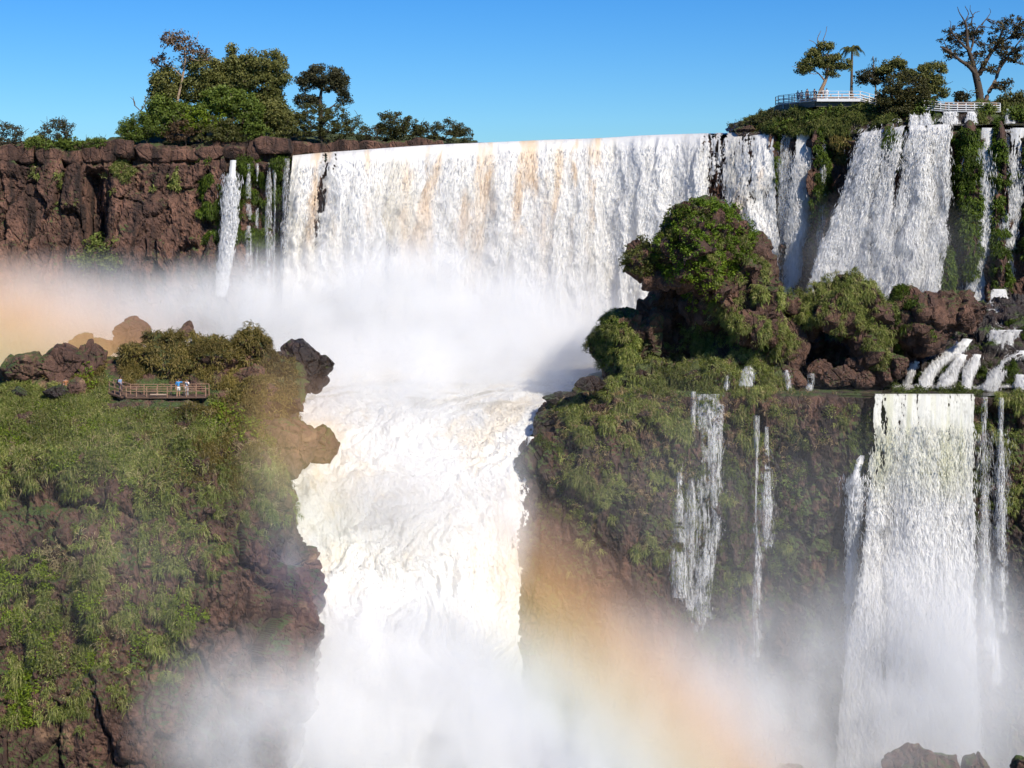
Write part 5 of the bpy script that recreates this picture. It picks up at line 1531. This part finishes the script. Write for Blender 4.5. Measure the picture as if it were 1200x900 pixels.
def person(label, px, py, D, turn, shirt, legs, hair, larm, rarm, skin=(0.42, 0.24, 0.16), shorts=False, step=0.0, h=1.72, pack=None, group=None, hat=None):
    """larm, rarm: (elbow xyz, wrist xyz) offsets from the shoulder; turn in degrees (0 faces the camera)."""
    k = h / 1.74
    J = {'pel': (0, 0, .94, .125), 'waist': (0, 0.01, 1.1, .118), 'chest': (0, 0, 1.3, .135), 'up': (0, 0.01, 1.42, .10), 'neck': (0, 0, 1.5, .055), 'head': (0, -.015, 1.6, .085), 'top': (0, 0, 1.68, .078),
         'nose': (0, -.105, 1.595, .017)}
    for s, nm, arm in ((1, 'l', larm), (-1, 'r', rarm)):
        J[nm + 'sh'] = (s * .185, .01, 1.41, .06)
        e = np.array(arm[0]) * [s, 1, 1] + [s * .185, .01, 1.41]
        wv = np.array(arm[1]) * [s, 1, 1] + [s * .185, .01, 1.41]
        J[nm + 'el'] = (*e, .045)
        J[nm + 'wr'] = (*wv, .032)
        d = (wv - e) / np.linalg.norm(wv - e)
        sd = np.cross(d, [0, 0.5, 0.85])
        sd = sd / np.linalg.norm(sd)
        pm = wv + d * .07
        J[nm + 'pm'] = (*pm, .034)
        for i in range(4):
            J[nm + 'f%d' % i] = (*(pm + d * (.095 - .012 * abs(i - 1.3)) + sd * (.02 * (i - 1.5)) - np.array([0, 0, .015])), .009)
        J[nm + 'th'] = (*(wv + d * .09 + sd * .06), .01)
        ys = step * s
        J[nm + 'hip'] = (s * .09, 0, .90, .10)
        J[nm + 'kn'] = (s * .10, -ys * .5 - .02, .50, .065)
        J[nm + 'an'] = (s * .105, -ys + .02, .09, .042)
        J[nm + 'to'] = (s * .12, -ys - .16, .04, .036)
    E = [('pel', 'waist'), ('waist', 'chest'), ('chest', 'up'), ('up', 'neck'), ('neck', 'head'), ('head', 'top'), ('head', 'nose')]
    for nm in 'lr':
        E += [('up', nm + 'sh'), (nm + 'sh', nm + 'el'), (nm + 'el', nm + 'wr'), (nm + 'wr', nm + 'pm'), (nm + 'wr', nm + 'th'), ('pel', nm + 'hip'), (nm + 'hip', nm + 'kn'), (nm + 'kn', nm + 'an'), (nm + 'an', nm + 'to')]
        E += [(nm + 'pm', nm + 'f%d' % i) for i in range(4)]

    def grow(edges, dr, root_name, cut=None):
        names = []
        for e in edges:
            for n in e:
                if n not in names:
                    names.append(n)
        P = [tuple(np.array((cut or {}).get(n, J[n][:3])) * k) + ((J[n][3] + dr) * k,) for n in names]
        return skinned(P, [(names.index(a_), names.index(b_)) for a_, b_ in edges], names.index(root_name))

    loc = W(px, py, D)
    root = empty('person', loc)
    tag(root, label, 'person', group)
    cs, sn = math.cos(math.radians(turn)), math.sin(math.radians(turn))
    R = np.array([[cs, -sn, 0], [sn, cs, 0], [0, 0, 1]])

    def put(nm, VF, col):
        o = mesh_obj(nm, VF[0] @ R.T + loc, VF[1], M_CLOTH, root, np.array(col))
        return o
    put('body', grow(E, 0, 'pel'), skin)
    S = [('pel', 'waist'), ('waist', 'chest'), ('chest', 'up')] + [x for nm in 'lr' for x in (('up', nm + 'sh'), (nm + 'sh', nm + 'el'))]
    put('shirt', grow(S, .016, 'waist'), shirt)
    kn = {}
    Lg = [x for nm in 'lr' for x in (('pel', nm + 'hip'), (nm + 'hip', nm + 'kn'))]
    if not shorts:
        Lg += [(nm + 'kn', nm + 'an') for nm in 'lr']
    put('shorts' if shorts else 'trousers', grow(Lg, .018, 'pel', kn), legs)
    hv, hf = ICO4[0] * np.array([.098, .108, .10]) * k, ICO4[1]
    top = hv[:, 2] > (-.02 * k - 0.5 * (hv[:, 1] > -.03 * k) * .1 * k)
    keep = top[hf].all(1)
    hv, hf = compact(hv + np.array([0, .012, 1.635]) * k, hf[keep])
    put('hair', (hv, [hf]), hair)
    sv = np.concatenate([ICO4[0] * np.array([.052, .13, .045]) * k + np.array([J[n + 'an'][0] * 1.05, J[n + 'an'][1] - .07, .045]) * k for n in 'lr'])
    put('shoes', (sv, [np.concatenate([ICO4[1], ICO4[1] + len(ICO4[0])])]), (0.05, 0.045, 0.04))
    ev = np.concatenate([ICO4[0] * .011 * k + np.array([s * .034, -.09, 1.625]) * k for s in (1, -1)])
    put('eyes', (ev, [np.concatenate([ICO4[1], ICO4[1] + len(ICO4[0])])]), (0.02, 0.015, 0.012))
    if hat:
        hv = ICO4[0] * np.array([.105, .115, .085]) * k
        hv[:, 2] = np.maximum(hv[:, 2], 0)
        hv[:, 1] -= np.where((hv[:, 2] < .01) & (hv[:, 1] < -.05), .06, 0) * k
        put('cap', (hv + np.array([0, .005, 1.665]) * k, [ICO4[1]]), hat)
    if pack:
        pv = ICO4[0] * np.minimum(1, 0.8 / np.maximum(np.abs(ICO4[0]).max(1), .5))[:, None] * 1.25 * np.array([.16, .11, .24]) * k + np.array([0, .22, 1.24]) * k
        put('backpack', (pv, [ICO4[1]]), pack)
    return root


DN = ((.05, .02, -.27), (.06, -.06, -.52))
BENT = ((.06, .06, -.26), (.0, -.18, -.30))
POINT = ((.24, -.10, .0), (.46, -.22, .06))
FACE = ((.10, -.14, -.20), (-.04, -.22, .06))
person('person with dark hair, light blue shirt and a dark backpack at the left boardwalk end', 141, 461.5, 151.2, 70, (0.25, 0.36, 0.55), (0.06, 0.06, 0.09), (0.02, 0.015, 0.012), BENT, BENT, pack=(0.08, 0.05, 0.05))
person('person in a bright blue shirt and white shorts pointing with one arm on the boardwalk', 209, 465.0, 150.8, 10, (0.05, 0.26, 0.58), (0.75, 0.74, 0.72), (0.05, 0.035, 0.03), POINT, DN, shorts=True, h=1.78)
person('person in a pale patterned shirt and grey trousers beside the one pointing', 219, 465.0, 151.0, -20, (0.62, 0.6, 0.6), (0.42, 0.38, 0.38), (0.06, 0.03, 0.025), FACE, BENT, h=1.74)
person('hiker in an orange brown jacket half hidden by the grass near the bare rocks', 77, 463, 152.2, 40, (0.33, 0.15, 0.07), (0.10, 0.07, 0.05), (0.03, 0.02, 0.015), BENT, DN, pack=(0.4, 0.36, 0.36))
zf = 117.2
for lab, x, d, tn, sh, lg, hr, la, ra, kw in [
        ('person in a white shirt farthest left on the lookout', 935, 225.0, 15, (0.75, 0.73, 0.7), (0.10, 0.10, 0.13), (0.03, 0.02, 0.016), BENT, BENT, {}),
        ('person in a white top with long dark hair second from the left on the lookout', 939.5, 224.4, -10, (0.72, 0.68, 0.66), (0.04, 0.04, 0.05), (0.025, 0.018, 0.015), DN, BENT, {}),
        ('tall person in dark grey clothes in the middle of the lookout group', 946, 223.2, 25, (0.06, 0.065, 0.075), (0.03, 0.03, 0.04), (0.04, 0.03, 0.02), DN, DN, {'h': 1.84}),
        ('person in a black top and tan trousers left of the leaning tree', 954.5, 222.0, 0, (0.025, 0.022, 0.025), (0.3, 0.19, 0.1), (0.02, 0.015, 0.012), BENT, BENT, {'hat': (0.03, 0.03, 0.03)}),
        ('person with an orange brown bag close right of the leaning tree', 965, 221.4, 20, (0.5, 0.45, 0.42), (0.4, 0.16, 0.06), (0.05, 0.03, 0.02), BENT, DN, {'pack': (0.35, 0.14, 0.06)}),
        ('person in a white shirt farthest right on the lookout', 968.8, 221.1, -15, (0.78, 0.76, 0.74), (0.5, 0.48, 0.46), (0.03, 0.02, 0.018), DN, BENT, {})]:
    person(lab, x, HY - zt / d * FPX + 0.25, d, tn, sh, lg, hr, la, ra, group='visitors on the lookout', **kw)

# ------------------------------------------------------------------ the rainbow: its light put into the colour of an arc of spray across the gorge
RB_D, RB_C, RB_R = 140.0, (-390.0, 1985.0), 1628.0


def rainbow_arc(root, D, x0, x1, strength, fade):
    """One stretch of the bow: a flat curved band of spray with the rainbow light put into its colour; its own coordinates are metres from the axis of the bow."""
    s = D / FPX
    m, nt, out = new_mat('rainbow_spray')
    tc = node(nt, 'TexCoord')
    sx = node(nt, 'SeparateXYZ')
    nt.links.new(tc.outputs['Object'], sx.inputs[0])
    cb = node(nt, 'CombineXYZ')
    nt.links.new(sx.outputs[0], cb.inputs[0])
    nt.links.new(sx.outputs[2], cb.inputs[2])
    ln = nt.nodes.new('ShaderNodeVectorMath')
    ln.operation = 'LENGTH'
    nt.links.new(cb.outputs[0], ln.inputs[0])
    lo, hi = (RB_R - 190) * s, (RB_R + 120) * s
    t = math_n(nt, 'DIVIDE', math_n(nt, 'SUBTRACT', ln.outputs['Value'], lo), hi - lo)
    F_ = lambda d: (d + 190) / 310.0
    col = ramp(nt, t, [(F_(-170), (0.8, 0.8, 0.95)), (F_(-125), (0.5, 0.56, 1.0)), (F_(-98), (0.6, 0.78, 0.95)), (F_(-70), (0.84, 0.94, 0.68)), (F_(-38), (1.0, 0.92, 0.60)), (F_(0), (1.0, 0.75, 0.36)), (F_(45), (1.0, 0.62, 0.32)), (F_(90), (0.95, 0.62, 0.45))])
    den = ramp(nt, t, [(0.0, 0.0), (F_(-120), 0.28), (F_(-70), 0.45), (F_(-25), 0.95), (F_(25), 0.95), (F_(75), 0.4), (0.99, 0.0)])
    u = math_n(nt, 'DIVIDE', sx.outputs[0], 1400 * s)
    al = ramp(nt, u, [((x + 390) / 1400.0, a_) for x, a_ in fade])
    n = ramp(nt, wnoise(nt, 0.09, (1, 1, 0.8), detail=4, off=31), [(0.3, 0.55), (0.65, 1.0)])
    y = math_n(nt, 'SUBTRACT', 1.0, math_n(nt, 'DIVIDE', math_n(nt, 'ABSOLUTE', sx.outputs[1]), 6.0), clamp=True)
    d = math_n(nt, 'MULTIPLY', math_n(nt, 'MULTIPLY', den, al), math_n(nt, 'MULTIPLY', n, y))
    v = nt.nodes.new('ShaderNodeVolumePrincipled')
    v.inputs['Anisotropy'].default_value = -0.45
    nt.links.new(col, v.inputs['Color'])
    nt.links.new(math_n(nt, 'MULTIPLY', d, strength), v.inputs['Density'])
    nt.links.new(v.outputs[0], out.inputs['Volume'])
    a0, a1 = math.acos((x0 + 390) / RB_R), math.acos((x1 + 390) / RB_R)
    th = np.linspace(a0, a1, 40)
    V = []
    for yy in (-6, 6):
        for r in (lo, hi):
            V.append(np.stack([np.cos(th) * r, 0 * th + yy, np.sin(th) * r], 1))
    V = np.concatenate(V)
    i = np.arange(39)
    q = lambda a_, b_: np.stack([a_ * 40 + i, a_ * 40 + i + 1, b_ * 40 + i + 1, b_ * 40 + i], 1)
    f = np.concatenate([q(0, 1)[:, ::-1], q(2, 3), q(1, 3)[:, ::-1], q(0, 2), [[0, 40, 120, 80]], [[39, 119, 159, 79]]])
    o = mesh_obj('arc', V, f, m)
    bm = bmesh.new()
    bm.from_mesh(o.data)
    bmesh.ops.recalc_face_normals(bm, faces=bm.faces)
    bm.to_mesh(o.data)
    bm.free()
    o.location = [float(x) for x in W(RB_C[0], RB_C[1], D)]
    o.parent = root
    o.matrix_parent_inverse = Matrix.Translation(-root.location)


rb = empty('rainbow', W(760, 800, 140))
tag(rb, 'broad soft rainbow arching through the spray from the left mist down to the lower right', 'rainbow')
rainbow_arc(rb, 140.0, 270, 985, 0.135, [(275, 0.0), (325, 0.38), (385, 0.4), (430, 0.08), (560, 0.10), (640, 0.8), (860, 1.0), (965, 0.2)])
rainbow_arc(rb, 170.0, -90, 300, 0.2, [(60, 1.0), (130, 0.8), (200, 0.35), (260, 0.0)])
# ------------------------------------------------------------------ spray hanging over the plunge pools
def haze_mat(name, dens, nscale=0.07, lo=0.40, hi=0.60, color=(1, 1, 1), g=-0.3, floor=0.12, fall=1.0, seed=0.0):
    m, nt, out = new_mat(name)
    tc = node(nt, 'TexCoord')
    vl = nt.nodes.new('ShaderNodeVectorMath')
    vl.operation = 'LENGTH'
    nt.links.new(tc.outputs['Object'], vl.inputs[0])
    r = math_n(nt, 'SUBTRACT', 1.0, vl.outputs['Value'], clamp=True)
    r = math_n(nt, 'MULTIPLY', r, fall, clamp=True)
    r = math_n(nt, 'POWER', r, 1.5)
    n = wnoise(nt, nscale, (1, 1, 0.75), detail=4, rough=0.55, off=seed)
    n2 = wnoise(nt, nscale * 3.2, (1, 1, 0.8), detail=3, rough=0.6, off=seed + 5)
    n = math_n(nt, 'ADD', math_n(nt, 'MULTIPLY', n, 0.68), math_n(nt, 'MULTIPLY', n2, 0.32))
    n = ramp(nt, n, [(lo, floor), (hi, 1.0)])
    d = math_n(nt, 'MULTIPLY', math_n(nt, 'MULTIPLY', r, n), dens)
    v = nt.nodes.new('ShaderNodeVolumePrincipled')
    v.inputs['Color'].default_value = (*color, 1)
    v.inputs['Anisotropy'].default_value = g
    nt.links.new(d, v.inputs['Density'])
    nt.links.new(v.outputs[0], out.inputs['Volume'])
    return m


_hv, _hf = ico(3)


def haze(px, py, D, rx, ry, ryy, dens, rot=0.0, tilt=0.0, **kw):
    """An ellipsoid of mist: half sizes rx, ry in photo pixels at distance D, ryy metres deep."""
    o = mesh_obj('haze', _hv, _hf, haze_mat('spray', dens, **kw))
    s = D / FPX
    o.location = [float(x) for x in W(px, py, D)]
    o.scale = (rx * s, ryy, ry * s)
    o.rotation_euler = (0, math.radians(tilt), math.radians(rot))
    tag(o, kind='stuff')
    return o


haze(440, 385, 208, 350, 120, 10, 0.85, seed=1, g=-0.4, nscale=0.09)
haze(570, 405, 203, 270, 90, 18, 0.32, seed=2, g=-0.4, nscale=0.09)
haze(560, 330, 216, 360, 170, 10, 0.05, seed=12, g=-0.3, nscale=0.06)
haze(110, 378, 198, 320, 95, 14, 0.16, seed=3, nscale=0.06)
haze(500, 440, 188, 330, 75, 16, 0.17, seed=9, g=-0.4, nscale=0.12)
haze(470, 600, 160, 190, 190, 9, 0.14, seed=13, g=-0.4, nscale=0.08)
haze(540, 920, 142, 310, 220, 9, 1.2, seed=4, g=-0.4, nscale=0.11)
haze(470, 760, 148, 180, 110, 7, 0.5, seed=10, g=-0.4, nscale=0.12)
haze(700, 900, 146, 330, 210, 14, 0.36, seed=5, nscale=0.08)
haze(310, 860, 131, 180, 150, 8, 0.30, seed=6, nscale=0.1)
haze(980, 850, 152, 450, 270, 12, 0.17, seed=7, nscale=0.07)
haze(1090, 800, 156, 170, 220, 7, 0.35, seed=8)
haze(1030, 300, 200, 180, 90, 8, 0.05, seed=14)
haze(604, 620, 165, 34, 150, 5, 0.3, seed=15, nscale=0.15)
haze(335, 690, 147, 30, 110, 5, 0.25, seed=16, nscale=0.15)
haze(860, 580, 158, 360, 190, 10, 0.015, seed=17)
haze(170, 640, 126, 290, 230, 8, 0.010, seed=18)
# ------------------------------------------------------------------ light, sky, camera
SUN_EL, SUN_AZ = 40.0, 145.0       # azimuth clockwise from the view direction (+Y)
w = bpy.data.worlds.new('World')
SC.world = w
w.use_nodes = True
nt = w.node_tree
bg = nt.nodes['Background']
sky = nt.nodes.new('ShaderNodeTexSky')
sky.sky_type = 'NISHITA'
sky.sun_disc = False
sky.sun_elevation = math.radians(SUN_EL)
sky.sun_rotation = math.radians(SUN_AZ)
sky.air_density = 1.0
sky.dust_density = 0.2
sky.ozone_density = 3.0
hs = nt.nodes.new('ShaderNodeHueSaturation')
hs.inputs['Saturation'].default_value = 1.45
nt.links.new(sky.outputs[0], hs.inputs['Color'])
nt.links.new(mixc(nt, 1.0, hs.outputs[0], (0.47, 0.77, 1.12), 'MULTIPLY'), bg.inputs['Color'])
bg.inputs['Strength'].default_value = 0.09
sl = bpy.data.lights.new('sun', 'SUN')
sl.energy = 4.8
sl.angle = math.radians(0.53)
sl.color = (1.0, 0.92, 0.79)
so = bpy.data.objects.new('sun', sl)
COL.objects.link(so)
el, az = math.radians(SUN_EL), math.radians(SUN_AZ)
to_sun = Vector((math.cos(el) * math.sin(az), math.cos(el) * math.cos(az), math.sin(el)))
so.rotation_euler = to_sun.to_track_quat('Z', 'Y').to_euler()
cam = bpy.data.cameras.new('camera')
co = bpy.data.objects.new('camera', cam)
COL.objects.link(co)
co.rotation_euler = (math.pi / 2, 0, 0)
cam.sensor_width = 36.0
cam.lens = 36.0 * FPX / 1200.0
cam.shift_y = -(450.0 - HY) / 1200.0
cam.clip_end = 20000
SC.camera = co
SC.view_settings.view_transform = 'Standard'
SC.view_settings.look = 'None'
SC.view_settings.exposure = 0.3
SC.view_settings.gamma = 1.0
SC.cycles.use_denoising = True
SC.cycles.max_bounces = 8
SC.cycles.diffuse_bounces = 3
SC.cycles.transmission_bounces = 4
SC.cycles.transparent_max_bounces = 8
SC.cycles.volume_bounces = 3
SC.cycles.volume_max_steps = 128
SC.cycles.volume_step_rate = 1.5
SC.cycles.use_adaptive_sampling = True
SC.cycles.adaptive_threshold = 0.03
SC.cycles.adaptive_min_samples = 24
